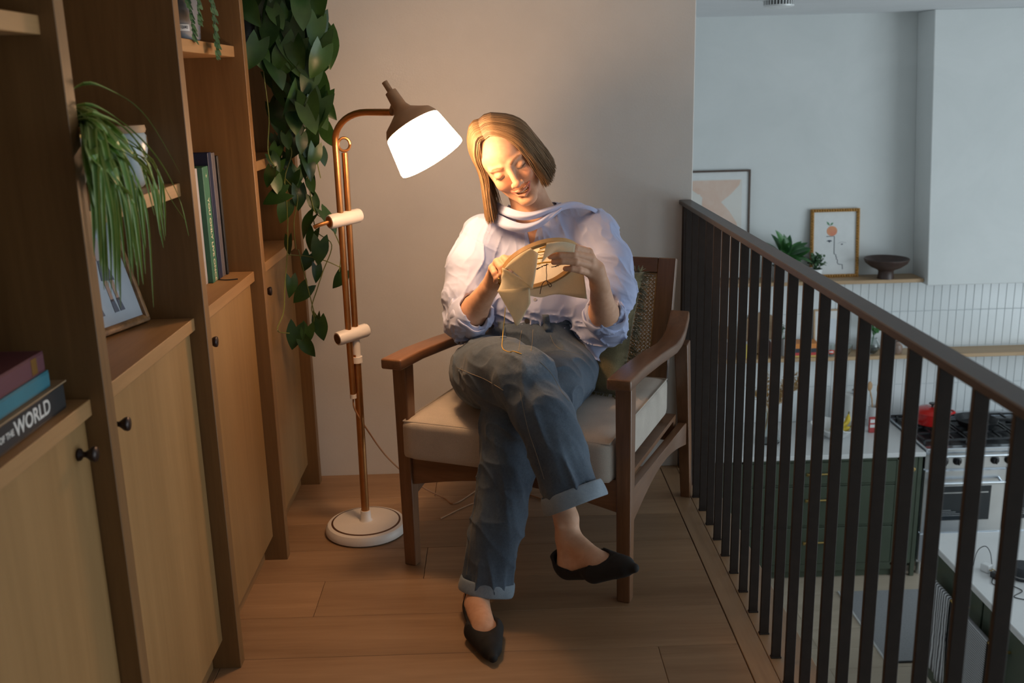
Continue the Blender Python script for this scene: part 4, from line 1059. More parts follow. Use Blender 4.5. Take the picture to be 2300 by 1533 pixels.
# ================================================================== implicit surfaces (for body and clothes)
def A3(p): return np.array([p[0], p[1], p[2]], dtype=np.float32)
class Field:
    """smooth union / subtraction of rounded cones and ellipsoids, meshed with sparse surface nets"""
    M = 0.045
    def __init__(s): s.ops = []; s.post = None
    def cone(s, a, b, ra, rb=None, k=0.02, op='u', sq=None):
        """sq = (axis, factor): squash along an axis"""
        a = A3(a); b = A3(b); rb = ra if rb is None else rb
        if sq is not None:
            ax = A3(Vector(sq[0]).normalized()); f = sq[1]
        ab = b - a; L2 = float(ab @ ab) + 1e-12
        def fn(P):
            q = P - a
            if sq is not None:
                q = q + np.outer((q @ ax) - np.clip((q @ ab) / L2, 0, 1) * float(ab @ ax), ax) * (1.0 / f - 1.0)
            t = np.clip((q @ ab) / L2, 0, 1)
            d = np.linalg.norm(q - t[:, None] * ab, axis=1) - (ra + (rb - ra) * t)
            return d * (min(1.0, f) if sq is not None else 1.0)
        R = max(ra, rb)
        if sq is not None: R *= max(1.0, sq[1])
        s.ops.append((fn, np.minimum(a, b) - R, np.maximum(a, b) + R, op, k)); return s
    def chain(s, pts, rs, k=0.02, op='u', sq=None):
        for i in range(len(pts) - 1): s.cone(pts[i], pts[i+1], rs[i], rs[i+1], k if i == 0 else min(k, 0.5 * min(rs[i], rs[i+1])), op, sq)
        return s
    def ell(s, c, r, R=None, k=0.02, op='u'):
        c = A3(c); r = A3(r); Rm = np.array(R, dtype=np.float32) if R is not None else None
        def fn(P):
            q = P - c
            if Rm is not None: q = q @ Rm
            k0 = np.linalg.norm(q / r, axis=1); k1 = np.linalg.norm(q / (r * r), axis=1) + 1e-9
            return k0 * (k0 - 1.0) / k1
        R_ = float(r.max()) if Rm is not None else r
        s.ops.append((fn, c - R_, c + R_, op, k)); return s
    def custom(s, fn, lo, hi, k=0.01, op='u'):
        s.ops.append((fn, A3(lo), A3(hi), op, k)); return s
    def __call__(s, P):
        d = np.full(len(P), 0.06, dtype=np.float32)
        bl, bh = P.min(axis=0), P.max(axis=0)
        for fn, lo, hi, op, k in s.ops:
            m = s.M if op == 'u' else k + 0.004
            if np.any(bl > hi + m) or np.any(bh < lo - m): continue
            ix = np.nonzero(np.all((P > lo - m) & (P < hi + m), axis=1))[0]
            if len(ix) == 0: continue
            f = fn(P[ix]).astype(np.float32); g = d[ix]
            if op == 'u':
                h = np.clip(0.5 + 0.5 * (g - f) / k, 0, 1); d[ix] = g * (1 - h) + f * h - k * h * (1 - h)
            elif op == 's':
                h = np.clip(0.5 - 0.5 * (g + f) / k, 0, 1); d[ix] = g * (1 - h) - f * h + k * h * (1 - h)
        if s.post is not None:
            ix = np.nonzero(np.abs(d) < 0.026)[0]
            if len(ix): d[ix] = s.post(P[ix], d[ix])
        return d
    def bounds(s):
        u = [o for o in s.ops if o[3] == 'u']
        return np.min([o[1] for o in u], axis=0) - 0.03, np.max([o[2] for o in u], axis=0) + 0.03
    def mesh(s, name, h):
        lo, hi = s.bounds(); B = 8; bs = B * h
        nb = np.ceil((hi - lo) / bs).astype(int)
        g = np.stack(np.meshgrid(*[np.arange(n) for n in nb], indexing='ij'), -1).reshape(-1, 3)
        cen = (lo + (g + 0.5) * bs).astype(np.float32)
        cell = (g // 6); key = (cell[:, 0] * 4096 + cell[:, 1]) * 4096 + cell[:, 2]
        so = np.argsort(key, kind='stable'); g = g[so]; cen = cen[so]
        f = np.concatenate([s(c) for c in np.array_split(cen, max(1, len(cen) // 1500))])
        g = g[np.abs(f) < bs * 0.87 * 1.25 + 0.006]
        n1 = B + 1
        off = np.stack(np.meshgrid(*[np.arange(n1)] * 3, indexing='ij'), -1).reshape(-1, 3)
        V = []; K = []; E = []
        big = np.int64(1 << 20)
        for gb in np.array_split(g, max(1, len(g) // 120)):
            idx = gb[:, None, :] * B + off[None]
            P = (lo + idx.reshape(-1, 3) * h).astype(np.float32)
            F = s(P).reshape(-1, n1, n1, n1)
            S = F < 0
            # vertices of crossing cells
            acc = np.zeros((len(gb), B, B, B, 3), np.float32); cnt = np.zeros((len(gb), B, B, B), np.float32)
            for ax in range(3):
                o1, o2 = [x for x in range(3) if x != ax]
                for u in (0, 1):
                    for w in (0, 1):
                        st = [slice(0, B)] * 3; en = [slice(0, B)] * 3
                        st[o1] = slice(u, u + B); st[o2] = slice(w, w + B); en[o1] = st[o1]; en[o2] = st[o2]; en[ax] = slice(1, B + 1)
                        fa = F[(slice(None), *st)]; fb = F[(slice(None), *en)]
                        cr = (fa < 0) != (fb < 0)
                        t = np.where(cr, fa / np.where(cr, fa - fb, 1), 0)
                        acc[..., ax] += np.where(cr, t, 0); acc[..., o1] += cr * u; acc[..., o2] += cr * w; cnt += cr
            bi, i, j, k = np.nonzero(cnt > 0)
            ci = gb[bi] * B + np.stack([i, j, k], 1)
            V.append(lo + (ci + acc[bi, i, j, k] / cnt[bi, i, j, k][:, None]) * h)
            K.append((ci[:, 0] * big + ci[:, 1]) * big + ci[:, 2])
            for ax in range(3):
                st = [slice(0, B)] * 3; en = [slice(0, B)] * 3; en[ax] = slice(1, B + 1)
                a = S[(slice(None), *st)]; b = S[(slice(None), *en)]
                bi, i, j, k = np.nonzero(a != b)
                ni = gb[bi] * B + np.stack([i, j, k], 1)
                E.append((np.full(len(bi), ax), ni, a[bi, i, j, k]))
        V = np.concatenate(V); K = np.concatenate(K)
        so = np.argsort(K); K = K[so]; V = V[so]
        quads = []
        for ax, ni, sg in E:
            if len(ni) == 0: continue
            a = ax[0]; o1, o2 = (a + 1) % 3, (a + 2) % 3
            cells = []
            for (u, w) in ((0, 0), (1, 0), (1, 1), (0, 1)):
                c = ni.copy(); c[:, o1] -= u; c[:, o2] -= w
                code = (c[:, 0] * big + c[:, 1]) * big + c[:, 2]
                p = np.searchsorted(K, code); p = np.clip(p, 0, len(K) - 1)
                ok = K[p] == code
                cells.append(np.where(ok, p, -1))
            q = np.stack(cells, 1); good = np.all(q >= 0, axis=1)
            q = q[good]; sgn = sg[good]
            q[~sgn] = q[~sgn][:, ::-1]
            quads.append(q)
        Q = np.concatenate(quads)
        return make_mesh(name, V, Q)
def make_mesh(name, V, Q):
    me = bpy.data.meshes.new(name)
    me.vertices.add(len(V)); me.vertices.foreach_set('co', np.asarray(V, np.float32).ravel())
    me.loops.add(Q.size); me.loops.foreach_set('vertex_index', Q.astype(np.int32).ravel())
    n = Q.shape[1]
    me.polygons.add(len(Q)); me.polygons.foreach_set('loop_start', np.arange(0, Q.size, n, dtype=np.int32))
    try: me.polygons.foreach_set('loop_total', np.full(len(Q), n, np.int32))
    except Exception: pass
    me.update(calc_edges=True); me.validate()
    me.shade_smooth()
    return me
def vnoise(P, scale, seed=0):
    """smooth value noise in [-1, 1]"""
    q = np.asarray(P, np.float32) * scale + seed * 17.31
    i = np.floor(q).astype(np.int64); f = (q - i).astype(np.float32); f = f * f * (3 - 2 * f)
    out = np.zeros(len(q), np.float32)
    for dx in (0, 1):
        for dy in (0, 1):
            for dz in (0, 1):
                hsh = ((i[:, 0] + dx) * 73856093) ^ ((i[:, 1] + dy) * 19349663) ^ ((i[:, 2] + dz) * 83492791)
                hsh = (hsh ^ (hsh >> 13)) * 1274126177
                v = ((hsh & 0xffff) / 32767.5 - 1.0).astype(np.float32)
                w = (f[:, 0] if dx else 1 - f[:, 0]) * (f[:, 1] if dy else 1 - f[:, 1]) * (f[:, 2] if dz else 1 - f[:, 2])
                out += v * w
    return out
def ridged(P, scale, seed=0):
    return 1.0 - 2.0 * np.abs(vnoise(P, scale, seed))
def polydist(P, pts):
    """distance to a polyline, and parameter"""
    best = np.full(len(P), 9.0, np.float32); T = np.zeros(len(P), np.float32); n = len(pts) - 1
    for i in range(n):
        a = A3(pts[i]); b = A3(pts[i+1]); ab = b - a; t = np.clip(((P - a) @ ab) / (float(ab @ ab) + 1e-12), 0, 1)
        d = np.linalg.norm(P - a - t[:, None] * ab, axis=1); m = d < best
        best[m] = d[m]; T[m] = (i + t[m]) / n
    return best, T
# ================================================================== the person
import time as _time
_t0 = _time.time()
# ---- materials
def skin_material():
    t = NT('skin'); v = t.coord()
    n = t.noise(v, 60, 4); c = t.ramp(n, [(0.3, (0.56, 0.315, 0.20)), (0.7, (0.63, 0.37, 0.245))])
    at_ = t.new('ShaderNodeAttribute'); at_.attribute_name = 'tint'
    sep = t.new('ShaderNodeSeparateColor'); t.L(at_.outputs['Color'], sep.inputs[0])
    c = t.mix(sep.outputs['Blue'], c, (0.58, 0.22, 0.14))      # blush
    c = t.mix(sep.outputs['Red'], c, (0.50, 0.15, 0.12))       # lips
    c = t.mix(sep.outputs['Green'], c, (0.22, 0.115, 0.06))    # brows
    t.base(c).set(Roughness=0.58)
    t.b.inputs['Specular IOR Level'].default_value = 0.3
    t.b.inputs['Subsurface Weight'].default_value = 0.12
    t.b.inputs['Subsurface Radius'].default_value = (0.010, 0.004, 0.002)
    t.b.inputs['Subsurface Scale'].default_value = 0.6
    t.bump(t.noise(v, 900, 2), 0.08, 0.0006)
    return t.m
SKIN = skin_material()
def cotton():
    t = NT('blue_cotton'); v = t.coord(); n = t.noise(v, 5, 4); n2 = t.noise(v, 600, 2)
    w = t.new('ShaderNodeTexNoise'); 
    t.base(t.ramp(n, [(0.3, (0.36, 0.42, 0.64)), (0.7, (0.42, 0.48, 0.70))])).set(Roughness=0.8)
    t.b.inputs['Sheen Weight'].default_value = 0.15
    t.bump(n2, 0.25, 0.0008); return t.m
COTTON = cotton()
def denim_mat(name, a, b):
    t = NT(name); v = t.coord(); n = t.noise(v, 7, 5, 0.6); n2 = t.noise(v, 420, 3, 0.7)
    tw = t.coord((1, 1, 1), rot=(0.4, 0.5, 0.8)); n3 = t.noise(tw, 150, 3)
    f = t.math('ADD', t.math('MULTIPLY', n, 0.55), t.math('MULTIPLY', t.math('ADD', n2, n3), 0.225))
    wear = t.new('ShaderNodeAttribute'); wear.attribute_name = 'wear'
    f = t.math('ADD', f, t.math('MULTIPLY', wear.outputs['Fac'], 0.35))
    t.base(t.ramp(f, [(0.30, a), (0.62, b), (0.95, (0.27, 0.31, 0.345))])).set(Roughness=0.85)
    t.b.inputs['Sheen Weight'].default_value = 0.12
    t.bump(n2, 0.5, 0.0012); return t.m
DENIM = denim_mat('denim', (0.024, 0.040, 0.066), (0.080, 0.117, 0.165))
DENIM_IN = denim_mat('denim_inside', (0.15, 0.20, 0.26), (0.25, 0.31, 0.37))
VELVET = plain('black_velvet', (0.006, 0.0055, 0.006), 0.8, var=0.3, scale=40)
SEAM = plain('seam_thread', (0.22, 0.20, 0.16), 0.8)

person = thing('person', 'seated person in a light blue shirt, jeans and black flats sewing an embroidery hoop', 'person', (0.12, 2.95, 0))
PB = Vector((0.12, 2.95, 0))
def pchild(name, me, mat, parent=person):
    o = link(name, me, mat, parent)
    if parent is person: o.location = -PB
    return o

# ---- joints
HS = 1.08
def rotm(y, p, r):
    return np.array(Matrix.Rotation(r, 3, 'Y') @ Matrix.Rotation(y, 3, 'Z') @ Matrix.Rotation(p, 3, 'X'))
HR = rotm(math.radians(-6.5), math.radians(15), math.radians(-28.5))
HO = A3(at(1141, 356, 3.03))
def H(x, y, z): return Vector(HO + HS * (HR @ np.array([x, y, z])))
J = dict(neck0=H(0, 0.022, -0.075), neck1=at(1212, 512, 3.12), chest=at(1205, 590, 3.13), waist=at(1200, 715, 3.10), pel=at(1195, 800, 3.06),
         shR=at(1082, 535, 3.11), shL=at(1345, 525, 3.07), elR=at(1043, 728, 2.97), wrR=at(1098, 648, 2.86), elL=at(1360, 735, 2.97), wrL=at(1347, 640, 2.81),
         hipR=at(1105, 815, 3.05), hipL=at(1275, 815, 2.99), knR=at(1183, 858, 2.57), anR=at(1272, 1165, 2.45), knL=at(1148, 950, 2.665), anL=at(1080, 1345, 2.585))
body = Field()
# head -------------------------------------------------------------
def hl(r): return r * HS
body.ell(H(0, 0.012, 0.030), (hl(.074), hl(.096), hl(.085)), HR, 0.02)
body.ell(H(0, -0.032, 0.034), (hl(.063), hl(.056), hl(.062)), HR, 0.02)
body.ell(H(0, -0.034, -0.022), (hl(.0625), hl(.050), hl(.066)), HR, 0.02)
body.ell(H(0, -0.034, -0.066), (hl(.047), hl(.045), hl(.047)), HR, 0.02)
for s in (-1, 1):
    body.cone(H(s*.050, -.004, -.050), H(s*.012, -.072, -.102), hl(.019), hl(.0155), 0.018)
    body.ell(H(s*.037, -.064, -.034), (hl(.021), hl(.021), hl(.022)), HR, 0.016)
body.ell(H(0, -.0745, -.104), (hl(.018), hl(.0155), hl(.0145)), HR, 0.014)
for s in (-1, 1):
    body.cone(H(s*.014, -.0855, .0165), H(s*.046, -.0725, .019), hl(.0065), hl(.006), 0.012)
    body.ell(H(s*.0315, -.1010, -.003), (hl(.0145), hl(.016), hl(.0105)), HR, 0.012, 's')
    body.ell(H(s*.0315, -.0725, -.003), (hl(.0150), hl(.0150), hl(.0135)), HR, 0.004)
    # crease above the lid
    body.chain([H(s*.019, -.0885, .0035), H(s*.031, -.0895, .0085), H(s*.044, -.0820, .0040)], [hl(.0012)] * 3, 0.003, 's')
body.cone(H(0, -.0830, .010), H(0, -.1060, -.034), hl(.0085), hl(.0092), 0.010)
body.ell(H(0, -.1085, -.0385), (hl(.0112), hl(.0105), hl(.0095)), HR, 0.006)
for s in (-1, 1):
    body.ell(H(s*.0125, -.0975, -.0415), (hl(.0078), hl(.0095), hl(.0072)), HR, 0.005)
    body.ell(H(s*.0062, -.1040, -.0480), (hl(.0036), hl(.0050), hl(.0030)), HR, 0.002, 's')
    # smile fold
    body.chain([H(s*.0190, -.0960, -.0405), H(s*.0290, -.0860, -.0555), H(s*.0345, -.0760, -.0690)], [hl(.0015), hl(.0018), hl(.0010)], 0.008, 's')
LIPU = [H(-.0290, -.0765, -.0610), H(-.016, -.0885, -.0645), H(-.005, -.0932, -.0652), H(0, -.0925, -.0660), H(.005, -.0932, -.0652), H(.016, -.0885, -.0645), H(.0290, -.0765, -.0610)]
LIPL = [H(-.0280, -.0765, -.0625), H(-.016, -.0865, -.0770), H(0, -.0895, -.0830), H(.016, -.0865, -.0770), H(.0280, -.0765, -.0625)]
body.chain(LIPU, [hl(.0020), hl(.0032), hl(.0037), hl(.0034), hl(.0037), hl(.0032), hl(.0020)], 0.004)
body.chain(LIPL, [hl(.0022), hl(.0042), hl(.0050), hl(.0042), hl(.0022)], 0.004)
body.chain([H(-.0250, -.083, -.0635), H(-.014, -.094, -.0705), H(0, -.098, -.0738), H(.014, -.094, -.0705), H(.0250, -.083, -.0635)], [hl(.0012), hl(.0044), hl(.0056), hl(.0044), hl(.0012)], 0.002, 's')
body.ell(H(0, -.076, -.0725), (hl(.0205), hl(.018), hl(.0062)), HR, 0.002, 's')
# neck, torso (under the shirt), arms ---------------------------------
body.cone(J['neck0'], J['neck1'], hl(.052), hl(.056), 0.025)
body.cone(at(1203, 525, 3.10), at(1203, 590, 3.11), 0.090, 0.112, 0.04, sq=((0, 1, 0), 0.85))
body.cone(at(1205, 590, 3.13), J['waist'], 0.10, 0.06, 0.04, sq=((0, 1, 0), 0.85))
body.cone(J['waist'], J['pel'], 0.06, 0.06, 0.04)
body.cone(J['neck1'], J['shR'], 0.045, 0.050, 0.03); body.cone(J['neck1'], J['shL'], 0.045, 0.050, 0.03)
for a, b, c in (('shR', 'elR', 'wrR'), ('shL', 'elL', 'wrL')):
    body.cone(J[a], J[b], 0.034, 0.034, 0.02)
    m = J[b].lerp(J[c], 0.35)
    body.cone(J[b], m, 0.034, 0.0425, 0.02); body.cone(m, J[c], 0.0430, 0.0270, 0.02)
# hands ------------------------------------------------------------
def hand(f, wrist, palm, fingers, thumb, rf=0.0108):
    f.cone(wrist, palm[0], 0.026, 0.027, 0.012)
    for fg in fingers:   # metacarpals flare from the wrist to each knuckle
        f.cone(wrist.lerp(palm[0], 0.6), fg[0], 0.019, 0.0125, 0.010)
    for i, fg in enumerate(fingers):
        r0 = rf * (1.0, 1.04, 1.0, 0.88)[i]
        for j in range(len(fg) - 1):
            f.cone(fg[j], fg[j+1], r0 * (1.12 - 0.11 * j), r0 * (1.0 - 0.10 * j), 0.0035)
    r0 = rf * 1.25
    for j in range(len(thumb) - 1): f.cone(thumb[j], thumb[j+1], r0 * (1.35, 1.08, 0.98)[j], r0 * (1.08, 0.98, 0.80)[j], 0.006)
# hoop frame first: the hands close on it
HC = at(1215, 594, 2.765)
E1 = (at(1301, 566, 2.775) - at(1127, 624, 2.755)).normalized()
E2 = Vector((0, -math.cos(math.radians(42)), math.sin(math.radians(42)))); E2 = (E2 - E1 * E2.dot(E1)).normalized()
HN = E1.cross(E2).normalized()
if HN.y > 0: HN = -HN      # faces the camera (underside of the work)
HRAD = 0.113
def hoop(u, v, w=0.0): return HC + E1 * u + E2 * v + HN * w
# her left hand (right in the picture): fingers lie on the near face, thumb on the far side
FL = [[at(1322, 566, 2.775), at(1292, 557, 2.735), at(1270, 558, 2.722), at(1256, 562, 2.722)],
      [at(1326, 580, 2.765), at(1288, 570, 2.722), at(1256, 571, 2.712), at(1236, 575, 2.715)],
      [at(1326, 596, 2.765), at(1292, 587, 2.722), at(1262, 586, 2.714), at(1244, 588, 2.718)],
      [at(1321, 612, 2.770), at(1300, 606, 2.732), at(1283, 603, 2.724), at(1270, 603, 2.726)]]
hand(body, J['wrL'], [at(1338, 605, 2.79)], FL, [at(1332, 600, 2.80), at(1312, 566, 2.812), at(1290, 556, 2.808), at(1274, 556, 2.800)])
# her right hand (left in the picture): curled round the rim near the screw
FR = [[at(1147, 583, 2.800), at(1160, 588, 2.768), at(1155, 601, 2.748), at(1147, 607, 2.752)],
      [at(1132, 582, 2.795), at(1144, 592, 2.757), at(1141, 607, 2.742), at(1135, 613, 2.750)],
      [at(1117, 589, 2.795), at(1127, 602, 2.755), at(1128, 616, 2.745), at(1123, 622, 2.754)],
      [at(1106, 602, 2.800), at(1112, 615, 2.765), at(1116, 626, 2.757), at(1114, 631, 2.764)]]
hand(body, J['wrR'], [at(1112, 622, 2.835)], FR, [at(1122, 628, 2.835), at(1145, 618, 2.822), at(1160, 606, 2.812), at(1170, 600, 2.806)])
# legs under the jeans, ankles, feet -----------------------------------
body.cone(J['pel'], J['hipR'], 0.06, 0.05, 0.03); body.cone(J['pel'], J['hipL'], 0.06, 0.05, 0.03)
body.cone(J['hipR'], J['knR'], 0.050, 0.040, 0.02); body.cone(J['hipL'], J['knL'], 0.050, 0.040, 0.02)
def foot_frame(heel, toe, up):
    y = (toe - heel).normalized(); z = (up - y * up.dot(y)).normalized(); x = y.cross(z)
    return np.array([list(x), list(y), list(z)]).T
FT = {}
def foot(key, ankle, knee, heel, toe, up):
    Rf = foot_frame(heel, toe, up); L = (toe - heel).length
    q = lambda x, y, z: Vector(A3(heel) + Rf @ np.array([x, y, z]))
    FT[key] = (Rf, heel, L)
    f = body
    m = ankle.lerp(knee, 0.30); m2 = ankle.lerp(knee, 0.62)
    f.chain([ankle, m, m2, knee], [0.031, 0.036, 0.042, 0.040], 0.015)
    f.cone(ankle, q(0, 0.030, 0.040), 0.031, 0.030, 0.015)
    f.cone(q(0, 0.026, 0.034), q(0, L * .50, 0.034), 0.030, 0.030, 0.015)
    f.cone(ankle.lerp(q(0, .05, .06), .5), q(0.0, L * .58, 0.030), 0.030, 0.024, 0.02)
    f.cone(q(-.020, L * .56, .022), q(-.008, L * .84, .017), 0.024, 0.016, 0.015); f.cone(q(.020, L * .56, .022), q(.006, L * .84, .016), 0.022, 0.014, 0.015)
    for s in (-1, 1): f.ell(ankle + Vector(Rf[:, 0]) * s * 0.030, (0.010, 0.012, 0.012), None, 0.012)
    return q
# foot on the floor (her left) and crossed foot in the air (her right)
hL = atz(1066, 1378, 0.004); tL = atz(1108, 1490, 0.004)
qL = foot('L', at(1072, 1338, 2.565), J['knL'], hL, tL, Vector((0, 0, 1)))
hR = at(1276, 1292, 2.445); tR = at(1433, 1286, 2.275)
qR = foot('R', J['anR'], J['knR'], hR, tR, Vector((0.05, -0.40, 1)))
body_me = body.mesh('body', 0.00235)
print('body', len(body_me.polygons), round(_time.time() - _t0, 1))
# pigment of lips, brows and flushed cheeks
co = np.zeros(len(body_me.vertices) * 3, np.float32); body_me.vertices.foreach_get('co', co); co = co.reshape(-1, 3)
tint = np.zeros((len(co), 4), np.float32); tint[:, 3] = 1
near = np.nonzero(np.linalg.norm(co - HO, axis=1) < 0.17)[0]; Pn = co[near]
dU, _ = polydist(Pn, LIPU); dL, _ = polydist(Pn, LIPL)
lip = np.clip((0.0054 * HS - np.minimum(dU + 0.0014, dL)) / 0.0016, 0, 1) * 0.8
br = np.zeros(len(near), np.float32)
for s in (-1, 1):
    d, t = polydist(Pn, [H(s*.0135, -.0925, .0150), H(s*.026, -.0900, .0205), H(s*.038, -.0840, .0220), H(s*.0500, -.0730, .0165)])
    br = np.maximum(br, np.clip((0.0034 * (1.15 - 0.75 * t) * HS + 0.0012 - d) / 0.002, 0, 1) * 0.8)
    dl, t2 = polydist(Pn, [H(s*.0195, -.0872, -.0065), H(s*.031, -.0885, -.0098), H(s*.044, -.0805, -.0068)])
    br = np.maximum(br, np.clip((0.0020 - dl) / 0.0015, 0, 1))
bl = np.zeros(len(near), np.float32)
for c, r in ((H(-.040, -.080, -.030), .030), (H(.040, -.080, -.030), .030), (H(0, -.116, -.038), .016)):
    bl = np.maximum(bl, np.clip(1 - np.linalg.norm(Pn - A3(c), axis=1) / (r * HS), 0, 1) * 0.55)
tint[near, 0] = lip; tint[near, 1] = br; tint[near, 2] = bl
for tips in (FL, FR):
    for fg in tips:
        for q in fg[1:]:
            m = np.linalg.norm(co - A3(q), axis=1); tint[:, 2] = np.maximum(tint[:, 2], np.clip(1 - m / 0.014, 0, 1) * 0.30)
ca = body_me.color_attributes.new('tint', 'FLOAT_COLOR', 'POINT'); ca.data.foreach_set('color', tint.ravel())
bo = pchild('body', body_me, SKIN)
# teeth, lashes
TEETH = plain('teeth', (0.70, 0.66, 0.58), 0.25, var=0.03)
tm = MB()
for i in range(8):
    xm = -0.0182 + i * 0.0052
    y = -0.0862 + (xm * xm) * 16; zt = -0.0655 + abs(xm) * 0.10; zb = -0.0752 + abs(xm) * 0.26
    w = 0.0024 if abs(xm) > .006 else 0.0026
    c = [H(xm - w, y + .0005, zt), H(xm + w, y + .0005, zt), H(xm + w * .92, y - .0008, zb), H(xm - w * .92, y - .0008, zb)]
    bk_ = Vector(HR @ np.array([0, .004, 0]))
    tm.add(c + [q + bk_ for q in c], [(0, 1, 2, 3), (7, 6, 5, 4), (0, 4, 5, 1), (1, 5, 6, 2), (2, 6, 7, 3), (3, 7, 4, 0)])
o = tm.build('teeth', TEETH, person, bevel=0.0007); o.location = -PB
LASH = plain('lash', (0.02, 0.012, 0.01), 0.6)
for s in (-1, 1):
    lmesh = MB()
    pts = catmull([H(s*.0190, -.0880, -.0065), H(s*.026, -.0893, -.0093), H(s*.034, -.0890, -.0103), H(s*.0455, -.0805, -.0068)], 6)
    lmesh.tube(pts, [0.0007 + 0.0006 * math.sin(PI * i / (len(pts) - 1)) for i in range(len(pts))], 5)
    for i in range(2, len(pts)):
        t = i / (len(pts) - 1); q = pts[i]
        d = Vector(HR @ np.array([s * (0.004 * t), -0.005, -0.0035]))
        lmesh.tube([q, q + d], [0.0005, 0.0002], 3)
    o = lmesh.build('eyelashes', LASH, person, smooth=True); o.location = -PB

# ---- shirt --------------------------------------------------------
sh = Field()
sq = ((0, 1, 0), 0.80)
sh.cone(at(1205, 545, 3.12), at(1203, 610, 3.115), 0.130, 0.146, 0.05, sq=sq)
sh.cone(at(1203, 610, 3.115), at(1200, 690, 3.085), 0.146, 0.142, 0.05, sq=sq)
sh.cone(at(1200, 685, 3.085), at(1199, 722, 3.08), 0.142, 0.120, 0.04, sq=sq)
sh.cone(J['neck1'] + Vector((0, 0.01, -0.01)), at(1085, 530, 3.12), 0.058, 0.060, 0.05); sh.cone(J['neck1'] + Vector((0, 0.01, -0.01)), at(1340, 515, 3.09), 0.058, 0.062, 0.05)
# sleeves, wide and bloused
cuR = at(1052, 716, 2.945); cuL = at(1358, 712, 2.95)
sh.chain([at(1085, 535, 3.11), at(1060, 600, 3.05), at(1046, 665, 3.0), at(1043, 722, 2.975)], [0.062, 0.068, 0.067, 0.060], 0.03)
sh.chain([at(1340, 530, 3.08), at(1368, 590, 3.05), at(1372, 655, 3.01), at(1362, 730, 2.985)], [0.064, 0.068, 0.068, 0.062], 0.03)
# loose hem flap at her left hip
sh.chain([at(1330, 700, 3.03), at(1348, 755, 2.99), at(1335, 790, 2.99)], [0.040, 0.030, 0.012], 0.03, sq=((0.3, 1, 0), 0.6))
sh.chain([at(1300, 690, 3.03), at(1318, 745, 3.0)], [0.05, 0.03], 0.03)
dR = (J['wrR'] - J['elR']).normalized(); dLf = (J['wrL'] - J['elL']).normalized()
def cuffs(f, c, d, r, w, open_):
    f.cone(c - d * w * 0.5, c + d * w * 0.5, r, r * open_, 0.008)
cuffs(sh, cuR, dR, 0.062, 0.030, 1.06); cuffs(sh, cuL, dLf, 0.058, 0.030, 1.06)
sh.cone(cuR + dR * 0.002, cuR + dR * 0.16, 0.049, 0.058, 0.006, 's'); sh.cone(cuL + dLf * 0.002, cuL + dLf * 0.16, 0.047, 0.056, 0.006, 's')
# neck opening and the open V below the collar
sh.cone(J['neck1'] + Vector((0, -0.004, 0.0)), J['neck0'], 0.066, 0.080, 0.01, 's')
sh.chain([at(1198, 480, 3.02), at(1197, 530, 3.0), at(1194, 566, 2.995)], [0.030, 0.015, 0.003], 0.004, 's', sq=((0, 1, 0), 6.0))
_sleeve = [[at(1085, 535, 3.11), at(1046, 665, 3.0), at(1043, 722, 2.975)], [at(1340, 530, 3.08), at(1372, 655, 3.01), at(1364, 722, 2.985)]]
def shirt_post(P, d):
    # hanging folds on the body, rings of folds on the sleeves
    x, y, z = P[:, 0], P[:, 1], P[:, 2]
    d0, t0 = polydist(P, _sleeve[0]); d1, t1 = polydist(P, _sleeve[1])
    sl = np.maximum(np.clip((0.085 - d0) / 0.03, 0, 1), np.clip((0.085 - d1) / 0.03, 0, 1))
    def sharp(v): return np.clip(v, -0.2, 1) ** 1 * 0.5 + np.clip(v, 0, 1) ** 4 * 0.9
    wx = vnoise(P, 9, 14) * 0.03
    Q = np.stack([(x + wx) + 0.5 * (z - 1.0) * np.tanh((x - 0.12) * 9), y * 0.6, z * 0.20], 1)
    v1 = sharp(ridged(Q, 19, 1)) * 0.0062 + sharp(ridged(Q, 43, 5)) * 0.0030
    Q2 = np.stack([x * 0.5 + wx, y * 0.5, z + 0.55 * x + wx], 1)
    v2 = sharp(ridged(Q2, 21, 2)) * 0.0085 + sharp(ridged(Q2, 47, 3)) * 0.0036
    low = np.clip((0.80 - z) / 0.08, 0, 1) * (1 - sl)
    v3 = sharp(ridged(np.stack([x + wx, y, z * 1.7 + 0.4 * x], 1), 25, 7)) * 0.0080
    return d - (v1 * (1 - sl) + v2 * sl + v3 * low) - vnoise(P, 8, 4) * 0.004 + 0.003
sh.post = shirt_post
shirt_me = sh.mesh('shirt', 0.0032)
print('shirt', len(shirt_me.polygons), round(_time.time() - _t0, 1))
so = pchild('shirt', shirt_me, COTTON)
# rolled cuffs as separate turned bands
def band(name, c, d, r0, r1, w, mat, parent, seed, wav=0.004, thick=0.008, sqz=None):
    d = d.normalized(); u = d.orthogonal().normalized(); v = d.cross(u); n = 56; rows = []
    rg_ = random.Random(seed); ph = [rg_.uniform(0, 6.28) for _ in range(4)]
    for (dr, dz) in ((0, 0), (thick, 0.12 * w), (thick * 1.15, 0.5 * w), (thick, 0.88 * w), (0, w), (-0.004, 0.85 * w), (-0.004, 0.15 * w), (0, 0)):
        row = []
        for i in range(n):
            a = 2 * PI * i / n
            k = dz / w
            rr_ = r0 + (r1 - r0) * k + dr + wav * (math.sin(3 * a + ph[0] + k) + 0.7 * math.sin(5 * a + ph[1] - k * 2) + 0.4 * math.sin(9 * a + ph[2]))
            e = u * math.cos(a) + v * math.sin(a)
            if sqz is not None: e = e - sqz[0] * e.dot(sqz[0]) * (1 - sqz[1])
            row.append(c + e * rr_ + d * (dz + wav * math.sin(2 * a + ph[3])))
        rows.append(row)
    o = MB().grid(rows, closed=True).build(name, mat, parent, smooth=True, weld=True, angle=2.0); o.location = -PB
    subsurf(o, 1); return o
